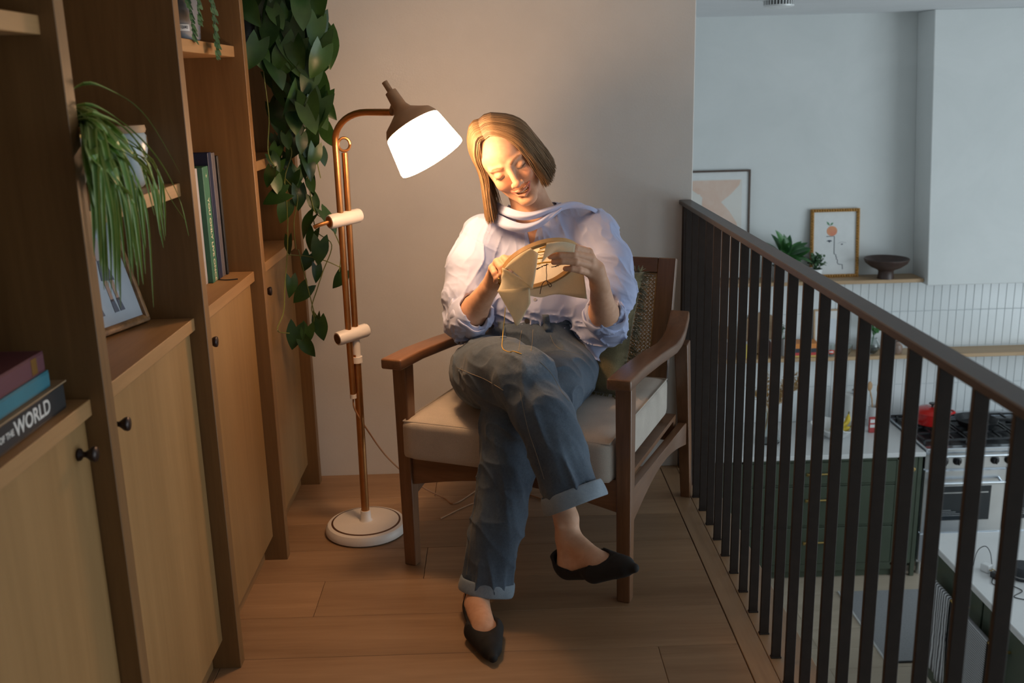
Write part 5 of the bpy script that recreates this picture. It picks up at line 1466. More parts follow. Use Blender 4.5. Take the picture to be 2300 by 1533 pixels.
band('sleeve_cuff', cuR - dR * 0.012, dR, 0.056, 0.064, 0.052, COTTON, person, 4, 0.004, 0.007)
band('sleeve_cuff', cuL - dLf * 0.012, dLf, 0.053, 0.062, 0.050, COTTON, person, 6, 0.0045, 0.007)
# standing collar and the long neck tie thrown over the shoulder
def ribbon(name, pts, width, nrm, mat, folds=3, amp=0.004, thick=0.003, parent=person):
    P_ = catmull(pts, 6); n = len(P_); rows = []
    W = width if hasattr(width, '__len__') else [width] * len(pts)
    N_ = nrm if isinstance(nrm, list) else [nrm] * len(pts)
    for i, p in enumerate(P_):
        t = (P_[min(i+1, n-1)] - P_[max(i-1, 0)]).normalized()
        f = i / (n - 1) * (len(pts) - 1); i0 = min(int(f), len(pts) - 2); fr = f - i0
        nn = (Vector(N_[i0]) * (1 - fr) + Vector(N_[i0+1]) * fr); nn = (nn - t * nn.dot(t)).normalized(); b = t.cross(nn)
        w = W[i0] * (1 - fr) + W[i0+1] * fr
        m = 12
        rows.append([p + b * (w * (j / m - 0.5)) + nn * (amp * math.sin(folds * 2 * PI * j / m + 0.25 * i) - 0.010 * (2 * j / m - 1) ** 2) for j in range(m + 1)])
    o = MB().grid(rows).build(name, mat, parent, smooth=True); o.location = -PB; solidify(o, thick, 0); subsurf(o, 1)
    return o
cn = J['neck1']
colp = []
for i in range(13):
    a = math.radians(-250 + 320 * i / 12)
    colp.append(H(0, 0, 0) * 0 + J['neck1'].lerp(J['neck0'], 0.26) + Vector((0.078 * math.cos(a) + 0.010, 0.074 * math.sin(a) + 0.004, 0.026 * math.cos(a) + 0.012 * math.sin(a))))
ribbon('collar', colp, 0.040, [(p - J['neck1']).normalized() for p in colp], COTTON, 1, 0.001)
F_ = (0, -1, 0.25)
ribbon('neck_tie', [at(1112, 458, 3.10), at(1130, 470, 3.02), at(1162, 482, 2.985), at(1195, 483, 2.975), at(1238, 471, 2.99), at(1283, 459, 3.02), at(1323, 462, 3.05), at(1352, 484, 3.11), at(1366, 512, 3.19)], [.026, .028, .026, .022, .021, .020, .024, .03, .03], [F_, F_, F_, F_, F_, F_, (0, -.6, 1), (0.4, 0, 1), (.6, .5, .6)], COTTON, 1, 0.0028)
ribbon('neck_tie', [at(1104, 474, 3.09), at(1114, 489, 3.02), at(1142, 504, 2.985), at(1176, 511, 2.972), at(1208, 503, 2.975), at(1236, 484, 2.985), at(1262, 465, 3.005)], [.030, .034, .032, .027, .022, .018, .012], F_, COTTON, 1, 0.0028)
BUTTON = plain('shirt_button', (0.62, 0.63, 0.66), 0.3)
# ---- jeans --------------------------------------------------------
je = Field()
WBC = at(1203, 742, 3.075); WBD = Vector((-0.05, 0.47, 0.88)).normalized()
je.cone(at(1199, 728, 3.07), at(1195, 800, 3.04), 0.138, 0.158, 0.04, sq=((0, 1, 0), 0.80))
je.ell(at(1190, 815, 3.05), (0.165, 0.125, 0.09), None, 0.04)
# top thigh (her right) crossing over, then its shin
je.chain([at(1108, 830, 3.03), at(1092, 838, 2.88), at(1125, 842, 2.72), at(1178, 852, 2.58)], [0.098, 0.102, 0.096, 0.079], 0.03)
kneeR = at(1180, 856, 2.57)
je.chain([kneeR, at(1218, 930, 2.50), at(1250, 1010, 2.46), at(1282, 1100, 2.425)], [0.078, 0.071, 0.071, 0.075], 0.02, sq=((0, 1, 0), 0.85))
# under leg (her left)
je.chain([at(1272, 835, 2.99), at(1225, 880, 2.80), at(1150, 945, 2.66)], [0.098, 0.094, 0.078], 0.03)
je.chain([at(1143, 955, 2.665), at(1138, 1050, 2.63), at(1118, 1180, 2.595), at(1094, 1312, 2.57)], [0.076, 0.071, 0.067, 0.066], 0.02, sq=((0, 1, 0), 0.9))
# hollow hems
dR2 = (at(1282, 1100, 2.425) - at(1250, 1010, 2.46)).normalized(); dL2 = (at(1094, 1312, 2.57) - at(1118, 1180, 2.595)).normalized()
hemR = at(1290, 1122, 2.42); hemL = at(1093, 1318, 2.57)
je.cone(hemR - dR2 * 0.02, hemR + dR2 * 0.14, 0.064, 0.070, 0.008, 's'); je.cone(hemL - dL2 * 0.01, hemL + dL2 * 0.14, 0.057, 0.066, 0.008, 's')
je.custom(lambda P: -((P - A3(hemR + dR2 * 0.004)) @ A3(dR2)) * 1.0, hemR - Vector((.2, .2, .2)), hemR - Vector((.2, .2, .2)), 0.002, 's') if False else None
_shR = [kneeR, at(1218, 930, 2.50), at(1250, 1010, 2.46), at(1282, 1100, 2.425)]
_shL = [at(1143, 955, 2.665), at(1138, 1050, 2.63), at(1118, 1180, 2.595), at(1094, 1312, 2.57)]
_thR = [at(1108, 830, 3.03), at(1092, 838, 2.88), at(1125, 842, 2.72), at(1178, 852, 2.58)]
def sharpj(v): return np.clip(v, -0.3, 1) * 0.55 + np.clip(v, 0, 1) ** 3 * 0.6
def jeans_post(P, d):
    x, y, z = P[:, 0], P[:, 1], P[:, 2]
    a, ta = polydist(P, _shR); b, tb_ = polydist(P, _shL); c, tc = polydist(P, _thR)
    wa = np.clip((0.095 - a) / 0.03, 0, 1); wb_ = np.clip((0.09 - b) / 0.03, 0, 1) * (1 - wa); wc = np.clip((0.12 - c) / 0.03, 0, 1) * (1 - wa) * (1 - wb_)
    # long drapes down the shins
    QL = np.stack([x + 0.12 * z, y, z * 0.10], 1); fL = sharpj(ridged(QL, 19, 3)) * 0.0175 + ridged(QL, 44, 8) * 0.002
    QR = np.stack([x - 0.0 * z + 0.30 * z, y, z * 0.16 - x * 0.05], 1); fR = sharpj(ridged(QR, 17, 6)) * 0.0110 + ridged(QR, 40, 9) * 0.0016
    QT = np.stack([x * 0.5 + y * 0.5, y * 0.35, z * 1.2 + 0.3 * x], 1); fT = sharpj(ridged(QT, 17, 12)) * 0.0090 + ridged(QT, 40, 13) * 0.0016
    QP = np.stack([x * 0.8 + 0.6 * z, y, z], 1); fP = sharpj(ridged(QP, 18, 21)) * 0.0070
    # cut the hems flat
    hr = (P - A3(hemR - dR2 * 0.004)) @ A3(dR2); hl_ = (P - A3(hemL - dL2 * 0.006)) @ A3(dL2)
    top = (P - A3(WBC)) @ A3(WBD)
    out = d - (fR * wa + fL * wb_ + fT * wc + fP * (1 - wa) * (1 - wb_) * (1 - wc)) - vnoise(P, 7, 31) * 0.003
    out = np.where(wa > 0.3, np.maximum(out, hr), out)
    out = np.where((wb_ > 0.3) & (z < 0.3), np.maximum(out, hl_), out)
    out = np.where((y > 2.9) & (z > 0.6), np.maximum(out, top), out)
    return out
je.post = jeans_post
jeans_me = je.mesh('jeans', 0.0036)
co = np.zeros(len(jeans_me.vertices) * 3, np.float32); jeans_me.vertices.foreach_get('co', co); co = co.reshape(-1, 3)
a, ta = polydist(co, [at(1060, 790, 2.9), at(1130, 800, 2.75), at(1180, 815, 2.56)])
b, _ = polydist(co, [at(1180, 830, 2.5), at(1225, 930, 2.43), at(1262, 1030, 2.40)]); c, _ = polydist(co, [at(1120, 1000, 2.58), at(1112, 1120, 2.54)])
wear = np.clip(1 - a / 0.085, 0, 1) * 0.75 + np.clip(1 - b / 0.06, 0, 1) * 0.35 + np.clip(1 - c / 0.05, 0, 1) * 0.25
wear *= 0.75 + 0.4 * vnoise(co, 20, 5)
wa = jeans_me.attributes.new('wear', 'FLOAT', 'POINT'); wa.data.foreach_set('value', np.clip(wear, 0, 1).astype(np.float32))
jo = pchild('jeans', jeans_me, DENIM)
print('jeans', len(jeans_me.polygons), round(_time.time() - _t0, 1))
band('jeans_turn_up', hemR - dR2 * 0.034, dR2, 0.081, 0.086, 0.050, DENIM_IN, person, 12, 0.002, 0.004, (Vector((0, 1, 0)), 0.88))
band('jeans_turn_up', hemL - dL2 * 0.030, dL2, 0.074, 0.077, 0.042, DENIM_IN, person, 15, 0.002, 0.004, (Vector((0, 1, 0)), 0.92))
band('waistband', WBC - WBD * 0.012, WBD, 0.148, 0.143, 0.040, DENIM, person, 21, 0.0012, 0.003, (Vector((0, 0.88, -0.47)), 0.80))
# waistband with loops, fly and pocket seams laid on the surface
from mathutils.bvhtree import BVHTree
def bvh_of(me): 
    vs = np.zeros(len(me.vertices) * 3, np.float32); me.vertices.foreach_get('co', vs)
    fs = np.zeros(len(me.loops), np.int32); me.loops.foreach_get('vertex_index', fs)
    return BVHTree.FromPolygons(vs.reshape(-1, 3).tolist(), fs.reshape(-1, 4).tolist())
jb = bvh_of(jeans_me); sb_ = bvh_of(shirt_me)
def drape(px, py, bv, lift=0.001):
    o_ = Vector(EYE); d = (at(px, py, 3.0) - o_).normalized()
    h = bv.ray_cast(o_, d)
    if h[0] is None: return at(px, py, 2.95)
    return h[0] - d * lift
def seam(pts, r_=0.0008, mat=SEAM, name='stitching', bv=None, n=6, lift=0.0006):
    P2 = catmull([Vector((p[0], p[1], 0)) for p in pts], n)
    o = MB().tube([drape(p.x, p.y, bv or jb, lift) for p in P2], r_, 5).build(name, mat, person, smooth=True); o.location = -PB
    return o
# ---- shoes: pointed black flats around each foot -------------------
def shoe(key, body_me_):
    Rf, heel, L = FT[key]; Rf = np.array(Rf, np.float32); h0 = A3(heel)
    f = Field(); q = lambda x, y, z: Vector(h0 + Rf @ np.array([x, y, z], np.float32))
    f.cone(q(0, 0.022, 0.031), q(0, L * .50, 0.033), 0.0375, 0.040, 0.015)
    f.cone(q(0, 0.012, 0.045), q(0, 0.012, 0.066), 0.0300, 0.027, 0.012)
    f.cone(q(-.022, L * .52, .026), q(-.010, L * .86, .020), 0.033, 0.021, 0.015); f.cone(q(.022, L * .52, .026), q(.008, L * .86, .019), 0.032, 0.020, 0.015)
    f.cone(q(0, L * .80, .022), q(0.0, L * 0.985, .015), 0.027, 0.0125, 0.012)
    def post(P, d):
        l = (P - h0) @ Rf; x, y, z = l[:, 0] / 0.045, l[:, 1] / L, l[:, 2]
        topl = 0.076 - 0.040 * np.clip(y / 0.25, 0, 1) ** 0.8 + 0.30 * np.clip(y - 0.50 - 0.10 * (1 - np.clip(x, -1, 1) ** 2), 0, 1) + 0.014 * np.clip((y - .25) / .25, 0, 1)
        d = np.maximum(d, z - topl)
        return np.maximum(d, -(z + 0.003))
    f.post = post
    # hollow: take the foot out
    f.cone(q(0, 0.022, 0.042), q(0, L * .50, 0.040), 0.0310, 0.0335, 0.004, 's')
    f.cone(q(0, 0.022, 0.048), q(0, 0.040, 0.12), 0.0275, 0.032, 0.004, 's')
    f.cone(q(0, L * .2, 0.066), q(0, L * .56, 0.056), 0.037, 0.034, 0.004, 's')
    me = f.mesh('flat_shoe', 0.0028)
    o = pchild('flat_shoe', me, VELVET)
    return o
shoe('L', body_me); shoe('R', body_me)

# ---- hair: chin-length bob, parted on her right ---------------------
def hair_material():
    t = NT('dark_blonde_hair')
    ge = t.new('ShaderNodeNewGeometry'); v = t.coord((1, 1, 1)); n = t.noise(v, 40, 3)
    f = t.math('ADD', t.math('MULTIPLY', ge.outputs['Random Per Island'], 0.7), t.math('MULTIPLY', n, 0.3))
    t.base(t.ramp(f, [(0.1, (0.115, 0.066, 0.031)), (0.5, (0.225, 0.138, 0.070)), (0.9, (0.36, 0.235, 0.13))])).set(Roughness=0.38)
    t.b.inputs['Specular IOR Level'].default_value = 0.35
    return t.m
HAIR = hair_material()
G_loc = np.linalg.inv(HR) @ np.array([0, 0, -1.0])
rr = random.Random(77)
def hair_path(side, s, lift, jit=0.0, length=1.0, inn=0.0):
    """side -1: her right (left in the picture). s 0 front .. 1 back. inn 0..1 inner layer. head-local points"""
    px = -0.018
    ry_, rx_, rz_ = 0.106 + lift, (0.0800 if side > 0 else 0.0740) + lift, 0.0925 + lift
    cy_, cz_ = 0.012, 0.026
    y0 = -0.054 + 0.148 * s
    y1 = -0.052 + 0.135 * s ** 0.85 if side < 0 else -0.079 + 0.162 * s ** 0.85
    pts = []
    K = 9
    for k in range(K):
        th = math.radians(88) * k / (K - 1)
        e = k / (K - 1); e = e * e * (3 - 2 * e)
        y = y0 + (y1 - y0) * e - (0.010 if side < 0 else 0.002) * math.sin(PI * k / (K - 1)) * (1 - s)
        m = math.sqrt(max(0.10, 1 - ((y - cy_) / ry_) ** 2))
        x = px * (1 - e) + side * rx_ * (m ** 0.8) * math.sin(th)
        z = cz_ + rz_ * m * math.cos(th) + 0.004 * math.sin(PI * min(1, k / 3.0)) - 0.003 * math.exp(-(k / 0.9) ** 2)
        pts.append(np.array([x, y, z]))
    g = G_loc / np.linalg.norm(G_loc)
    if side > 0:
        tgt = np.array([0.06 + 0.10 * s - 0.10 * inn, 0.10 - 0.15 * s, -1.0]); L = 0.128 - 0.020 * s
    else:
        tgt = g * 0.86 + np.array([0.02 + 0.24 * inn * min(1, s * 4 + .25), -0.05, -0.14]); L = 0.150 + 0.015 * s
    tgt /= np.linalg.norm(tgt); L *= length
    p = pts[-1].copy(); d = pts[-1] - pts[-2]; d /= np.linalg.norm(d); n = 8
    for k in range(n):
        a = min(1.0, (k + 1) / 3.5); dd = d * (1 - a) + tgt * a; dd /= np.linalg.norm(dd)
        if side > 0 and k > 5: dd = dd + np.array([-0.10, -0.05, 0]); dd /= np.linalg.norm(dd)
        p = p + dd * L / n
        pts.append(p + np.array([0, jit * k * 0.0016, 0]))
    return pts
def hw(p): return Vector(HO + HS * (HR @ p))
hm_ = MB()
# under-layers as sheets so no scalp shows through
for side in (-1, 1):
    for lift, inn in (((-0.002, 0.5), (0.002, 0.3), (0.005, 0.0)) if side > 0 else ((-0.002, 0.25), (0.002, 0.12), (0.005, 0.0))):
        rows = []
        for i in range(25):
            s = 0.02 + 0.98 * i / 24
            P_ = hair_path(side, s, lift, 0.0, 0.96, inn)
            P_ = [hw(p) for p in P_]; rows.append(catmull(P_, 2))
        hm_.grid(rows)
under = hm_.build('hair', HAIR, person, smooth=True); under.location = -PB
solidify(under, 0.0015)
V_ = []; F_q = []
def strand(pts, r0, r1):
    n0 = len(V_); n = len(pts); a = None
    for i, p in enumerate(pts):
        t = (pts[min(i+1, n-1)] - pts[max(i-1, 0)]).normalized()
        a = t.orthogonal() if a is None else a - t * a.dot(t)
        a.normalize(); b = t.cross(a)
        r_ = r0 + (r1 - r0) * (i / (n - 1)) ** 2
        for k in range(3):
            an = 2 * PI * k / 3
            V_.append(p + (a * math.cos(an) + b * math.sin(an)) * r_)
    for i in range(n - 1):
        for k in range(3):
            a0 = n0 + i * 3 + k; b0 = n0 + i * 3 + (k + 1) % 3
            F_q.append((a0, b0, b0 + 3, a0 + 3))
for side in (-1, 1):
    for i in range(2100 if side < 0 else 1700):
        s = rr.random() ** (1.15 if side < 0 else 1.6); lift = 0.001 + 0.013 * rr.random()
        P_ = hair_path(side, s, lift, rr.uniform(-1, 1), rr.uniform(0.93, 1.03), rr.random() ** (1.0 if side < 0 else 1.6) * (1 - (lift - 0.001) / 0.020))
        w = rr.uniform(-1, 1); ph = rr.uniform(0, 6.28); am = rr.uniform(0.0, 0.0022)
        P_ = [hw(p + np.array([am * math.sin(ph + k * 0.7) * (k / 16), am * math.cos(ph + k * 0.5) * (k / 10), 0])) for k, p in enumerate(P_)]
        strand(P_, rr.uniform(0.0008, 0.0015), 0.0004)
# loose wisps by the cheek
for i in range(14):
    P_ = hair_path(-1, 0.02 * rr.random(), 0.004, 0, 1.0)
    off = rr.uniform(0.0, 0.012)
    P_ = [hw(p + np.array([off * math.sin(PI * k / 15), -off * 0.4 * math.sin(PI * k / 15), 0])) for k, p in enumerate(P_)]
    strand(catmull(P_, 2), 0.0007, 0.0003)
sm_ = make_mesh('hair_strands', np.array([list(v) for v in V_], np.float32), np.array(F_q, np.int32))
tag(pchild('hair_strands', sm_, HAIR), kind='stuff')

# ================================================================== embroidery hoop in her hands
HOOPW = wood('hoop_wood', (0.42, 0.24, 0.09), (0.58, 0.37, 0.16), 'x', 5, 20, 0.5)
CALICO = cloth_material_('calico', (0.84, 0.77, 0.60))
hoopT = thing('embroidery_hoop', 'round wooden embroidery hoop with cream cloth held in both hands', 'hoop', tuple(HC))
def ring_(name, r0, r1, w0, w1, mat, parent=hoopT):
    rows = []
    for (r_, w_) in ((r0, w0), (r1, w0), (r1, w1), (r0, w1), (r0, w0)):
        rows.append([hoop(r_ * math.cos(2*PI*i/64), r_ * math.sin(2*PI*i/64), w_) - HC for i in range(64)])
    return MB().grid(rows, closed=True).build(name, mat, parent, smooth=True, weld=True, angle=0.6)
ring_('outer_ring', HRAD - 0.003, HRAD + 0.004, -0.006, 0.006, HOOPW)
ring_('inner_ring', HRAD - 0.009, HRAD - 0.0035, -0.005, 0.008, HOOPW)
rows = [[hoop((HRAD - 0.004) * k / 8 * math.cos(2*PI*i/48), (HRAD - 0.004) * k / 8 * math.sin(2*PI*i/48), -0.004 + 0.0008 * math.sin(5 * i)) - HC for i in range(48)] for k in range(9)]
MB().grid(rows, closed=True).build('stretched_cloth', CALICO, hoopT, smooth=True, weld=True)
# screw clamp
sc0 = hoop(-HRAD - 0.006, -0.004, 0.004) - HC
cl = MB().box((-0.007, -0.006, -0.006), (0.005, 0.006, 0.006), Matrix.Translation(sc0)).build('screw_block', HOOPW, hoopT, bevel=0.0015)
MB().tube([sc0 + E2 * 0.014 - E1 * 0.006, sc0 - E2 * 0.016 - E1 * 0.006], 0.0028, 8).build('screw', BRASS, hoopT, smooth=True)
MB().tube([sc0 - E2 * 0.013 - E1 * 0.006, sc0 - E2 * 0.024 - E1 * 0.006], 0.0055, 10).build('screw_nut', BRASS, hoopT, smooth=True)
# cloth outside the rim
def flap(name, top_px, bot_px, n=10, folds=2.0, amp=0.004, ph=0.0, sag=0.0):
    """top / bottom edge as lists of (px, py, Y); rows run from top edge to bottom edge"""
    T = catmull([at(*p) for p in top_px], n); B_ = catmull([at(*p) for p in bot_px], n)
    m = min(len(T), len(B_)) ; T = [T[int(i * (len(T) - 1) / (m - 1))] for i in range(m)]; B_ = [B_[int(i * (len(B_) - 1) / (m - 1))] for i in range(m)]
    rows = []
    for k in range(9):
        f = k / 8
        rows.append([T[i].lerp(B_[i], f) + Vector((0, -amp * math.sin(folds * PI * i / (m - 1) * 2 + ph + f * 2) * (0.2 + f) - sag * math.sin(PI * f), 0)) - HC for i in range(m)])
    o = MB().grid(rows).build(name, CALICO, hoopT, smooth=True); solidify(o, 0.0008); return o
def rim(a, w=0.0, dr=0.006):   # angle in degrees on the hoop -> (px triple) not needed, world point
    a = math.radians(a); return hoop((HRAD + dr) * math.cos(a), (HRAD + dr) * math.sin(a), w)
def flapw(name, T, B_, folds=2.0, amp=0.004, ph=0.0, sag=0.0):
    m = 22
    T = catmull(T, 8); B_ = catmull(B_, 8)
    pick = lambda A_: [A_[int(i * (len(A_) - 1) / (m - 1))] for i in range(m)]
    T = pick(T); B_ = pick(B_); rows = []
    for k in range(9):
        f = k / 8
        rows.append([T[i].lerp(B_[i], f) + Vector((0, -amp * math.sin(folds * 2 * PI * i / (m - 1) + ph + f * 2) * (0.15 + f) - sag * math.sin(PI * f), 0)) - HC for i in range(m)])
    o = MB().grid(rows).build(name, CALICO, hoopT, smooth=True); solidify(o, 0.0008); return o
# skirt hanging below the far rim
flapw('hanging_cloth', [rim(a, -0.004) for a in (-170, -140, -110, -80, -50, -20, 0)], [at(1150, 668, 2.80), at(1185, 664, 2.83), at(1213, 667, 2.86), at(1240, 662, 2.86), at(1268, 662, 2.85), at(1300, 668, 2.83), at(1319, 672, 2.80)], 2.5, 0.004)
# corner folded over the near rim, catching the lamp
flapw('folded_corner', [rim(a, 0.009) for a in (150, 140, 130, 120, 110, 100)], [at(1156, 604, 2.690), at(1172, 626, 2.680), at(1187, 642, 2.672), at(1197, 643, 2.668), at(1203, 610, 2.666), at(1209, 568, 2.666)], 1.0, 0.002, 0.5, 0.004)
flapw('side_cloth', [rim(a, 0.009) for a in (182, 174, 166, 158, 150)] + [at(1197, 643, 2.676)], [at(1117, 655, 2.715), at(1130, 655, 2.706), at(1148, 654, 2.700), at(1170, 652, 2.692), at(1186, 650, 2.686), at(1198, 648, 2.680)], 1.0, 0.003, 1.5, 0.004)
flapw('hanging_corner', [at(1117, 652, 2.712), at(1135, 650, 2.700), at(1160, 648, 2.690), at(1190, 645, 2.680)], [at(1134, 682, 2.712), at(1150, 710, 2.705), at(1163, 731, 2.700), at(1192, 680, 2.688)], 0.6, 0.002)
flapw('folded_edge', [rim(a, 0.009) for a in (78, 66, 54, 42, 30)], [at(1216, 590, 2.672), at(1228, 578, 2.672), at(1244, 568, 2.678), at(1262, 565, 2.685), at(1290, 566, 2.70)], 1.0, 0.002)
# stitches on the near face
YEL = plain('yellow_floss', (0.72, 0.42, 0.03), 0.7); BRN = plain('brown_floss', (0.055, 0.022, 0.012), 0.8)
def hp(px, py):   # hit of the view direction with the hoop plane
    o_ = Vector(EYE); d = at(px, py, 2.76) - o_; t = (HC - o_).dot(HN) / d.dot(HN); return o_ + d * t
def stitch(name, mat, pts, r_=0.0012):
    return MB().tube([hp(*p) - HC + HN * 0.0008 for p in pts], r_, 6).build(name, mat, hoopT, smooth=True)
for pts in ([(1206, 592), (1220, 589), (1234, 588), (1246, 586)], [(1207, 580), (1214, 579), (1222, 578)], [(1212, 558), (1235, 550), (1252, 549)], [(1208, 566), (1222, 564), (1236, 560)]): stitch('yellow_stitch', YEL, catmull([(p[0], p[1], 0) for p in pts], 3) and pts, 0.0022)
rs_ = random.Random(8)
for (a, b, n) in (((1200, 606), (1230, 593), 12), ((1239, 600), (1258, 594), 8)):
    for i in range(n):
        x = a[0] + (b[0] - a[0]) * i / n; y = a[1] + (b[1] - a[1]) * i / n
        stitch('brown_stitch', BRN, [(x - 1, y + rs_.uniform(-1, 2)), (x + 4, y - 2 + rs_.uniform(-1.5, 1))], 0.0011)
for pts in ([(1210, 562), (1226, 556), (1240, 553), (1250, 553)], [(1206, 570), (1214, 572), (1224, 570), (1231, 566)]): stitch('brown_line', BRN, pts, 0.0007)
def loose(name, mat, pts, r_):
    P_ = catmull([at(*p) for p in pts], 6); return MB().tube([p - HC for p in P_], r_, 5).build(name, mat, hoopT, smooth=True)
loose('brown_thread', BRN, [(1228, 592, 2.74), (1227, 606, 2.73), (1228, 618, 2.725), (1228, 629, 2.72), (1236, 636, 2.715), (1239, 641, 2.714), (1235, 644, 2.714), (1231, 638, 2.714), (1227, 630, 2.714), (1219, 636, 2.714), (1215, 648, 2.716), (1213, 660, 2.72)], 0.0011)
# ---- seams and loops on the jeans, buttons on the shirt ---------------
seam([(1028, 826), (1055, 838), (1090, 852), (1130, 876)])
seam([(1168, 880), (1185, 960), (1205, 1020), (1222, 1075)])
seam([(1212, 812), (1238, 838), (1262, 880), (1278, 900)])
seam([(1236, 752), (1245, 772), (1262, 785), (1290, 792), (1310, 797)])
seam([(1172, 742), (1169, 760), (1167, 775), (1165, 790)], 0.0011); seam([(1197, 740), (1196, 765), (1193, 788)], 0.0011)
seam([(1075, 1000), (1072, 1100), (1058, 1200), (1048, 1290)], 0.0009)
def strip(name, pts, w, mat, bv, lift=0.004, t=0.003):
    P_ = [drape(p[0], p[1], bv, lift) for p in pts]; q = [drape(p[0] + w, p[1] + w * 0.12, bv, lift) for p in pts]
    o = MB().grid([P_, q]).build(name, mat, person, smooth=True); o.location = -PB; solidify(o, t); return o
WBand = [o for o in person.children if o.name.startswith('waistband')][0]
dg_ = bpy.context.evaluated_depsgraph_get(); dg_.update()
def drape_any(px, py, lift):
    best = None; o_ = Vector(EYE); d = (at(px, py, 3.0) - o_).normalized()
    for bv in (jb, sb_, wbb):
        h = bv.ray_cast(o_, d)
        if h[0] is not None and (best is None or (h[0] - o_).length < (best - o_).length): best = h[0]
    return (best if best is not None else at(px, py, 2.95)) - d * lift
wm = WBand.data; vs = [v.co.copy() for v in wm.vertices]; wbb = BVHTree.FromPolygons(vs, [list(p.vertices) for p in wm.polygons])
for (x_, y_) in ((1218, 706), (1118, 722)):
    rows = [[drape_any(x_ + i * 1.0 + dx, y_ + i * 6, 0.004 + 0.003 * math.sin(PI * i / 6)) for dx in (0, 7, 14)] for i in range(7)]
    o = MB().grid(rows).build('belt_loop', DENIM, person, smooth=True); o.location = -PB; solidify(o, 0.003)
JBTN = plain('jeans_button', (0.16, 0.12, 0.09), 0.4, 0.7)
p = drape_any(1184, 720, 0.001); MB().tube([Vector((0, 0, 0)), Vector((0, -0.003, 0))], 0.008, 16).build('jeans_button', JBTN, person, smooth=True).location = p - PB
BUTTON = plain('shirt_button', (0.55, 0.55, 0.60), 0.3)
for (x_, y_) in ((1179, 556), (1202, 672)):
    p = drape_any(x_, y_, 0.0005); MB().tube([Vector((0, 0, 0)), Vector((0, -0.002, 0))], 0.0052, 14).build('shirt_button', BUTTON, person, smooth=True).location = p - PB
# yellow thread trailing over the lap
yt = [drape_any(1132, 688, 0.004) if False else at(1135, 690, 2.70), at(1134, 705, 2.70), at(1132, 725, 2.70), at(1130, 742, 2.71)] + [drape_any(x, y, 0.004) for x, y in ((1128, 768), (1128, 779), (1133, 786), (1145, 790), (1152, 788), (1162, 791), (1171, 794))]
o = MB().tube([q - yt[0] for q in catmull(yt, 6)], 0.0011, 5).build('embroidery_thread', YEL, smooth=True); o.location = yt[0]
tag(o, 'yellow embroidery thread hanging from the cloth onto the jeans', 'thread')

# ================================================================== olive cushion
OLIVE = fabric('olive_velvet', (0.155, 0.128, 0.058), 300, 0.25, 0.85, 0.3)
def pillow(half, thick, n=28, seed=3):
    rows_t = []; rows_b = []
    for i in range(n + 1):
        rt = []; rb_ = []
        for j in range(n + 1):
            u = 2 * i / n - 1; v = 2 * j / n - 1
            e = (1 - u ** 4) * (1 - v ** 4); b_ = 1 - 0.06 * (u * u * (1 - v * v) + v * v * (1 - u * u)) * 1.0
            x = half * u * (1 - 0.05 * (1 - v * v)) ; z = half * v * (1 - 0.05 * (1 - u * u))
            w = 0.006 * math.sin(7 * u + 5 * v + seed) * e + 0.010 * math.exp(-((u + v - 0.2) / 0.16) ** 2) * e - 0.008 * math.exp(-((u + v + 0.25) / 0.12) ** 2) * e
            t = thick * e ** 0.55
            rt.append((x, -t - w, z)); rb_.append((x, t, z))
        rows_t.append(rt); rows_b.append(rb_)
    return rows_t, rows_b
cu = thing('cushion', 'olive green cushion with fringed edge wedged beside the sitter in the armchair', 'cushion')
rt, rb_ = pillow(0.205, 0.078)
MB().grid(rt).grid(rb_).build('cushion_body', OLIVE, cu, smooth=True, weld=True, angle=3.0)
fm = MB(); r3 = random.Random(14)
for i in range(620):
    side = i % 4; v = r3.uniform(-1, 1)
    e = {0: (0.200, v * 0.2), 1: (-0.200, v * 0.2), 2: (v * 0.2, -0.200), 3: (v * 0.2, 0.200)}[side]
    o_ = {0: (1, 0), 1: (-1, 0), 2: (0, -1), 3: (0, 1)}[side]
    p0 = Vector((e[0], 0, e[1])); L = r3.uniform(0.022, 0.036)
    d = Vector((o_[0] + r3.uniform(-.5, .5), r3.uniform(-.5, .5), o_[1] + r3.uniform(-.5, .5) - 0.25)).normalized()
    fm.tube([p0, p0 + d * L * 0.6, p0 + d * L + Vector((0, 0, -0.004))], [0.0016, 0.0016, 0.0008], 3, caps=False)
tag(fm.build('fringe', OLIVE, cu, smooth=True), kind='stuff')
cu.matrix_world = ac.matrix_basis @ Matrix.Translation((0.045, 0.480, 0.680)) @ Matrix.Rotation(-0.50, 4, 'X') @ Matrix.Rotation(-0.10, 4, 'Z') @ Matrix.Rotation(0.03, 4, 'Y')

# ================================================================== things in the bookcase
def lie_book(label, y0, y1, x0, x1, z0, th, col_, mat_name):
    m = plain(mat_name, col_, 0.5, var=0.05)
    b = Vector(((x0 + x1) / 2, (y0 + y1) / 2, z0)); o = thing('book', label, 'book', tuple(b), 0, 'books stacked flat in the nearest bay')
    t = 0.003; L = lambda v: Vector(v) - b
    MB().box(L((x0, y0, z0)), L((x1, y1, z0 + t))).box(L((x0, y0, z0 + th - t)), L((x1, y1, z0 + th))).box(L((x1 - t, y0, z0 + t)), L((x1, y1, z0 + th - t))).build('cover', m, o, bevel=0.001)
    MB().box(L((x0 + 0.004, y0 + 0.004, z0 + t)), L((x1 - t, y1 - 0.004, z0 + th - t))).build('pages', PAPER, o)
    return o, b
Z = 0.9352
b1, bb1 = lie_book('black atlas with white lettering at the bottom of the left book stack', 1.28, 1.640, -0.97, -0.742, Z, 0.046, (0.018, 0.018, 0.020), 'atlas_cover')
TAN = plain('tan_edge', (0.30, 0.20, 0.11), 0.6); LETTER = plain('white_lettering', (0.62, 0.62, 0.60), 0.6)
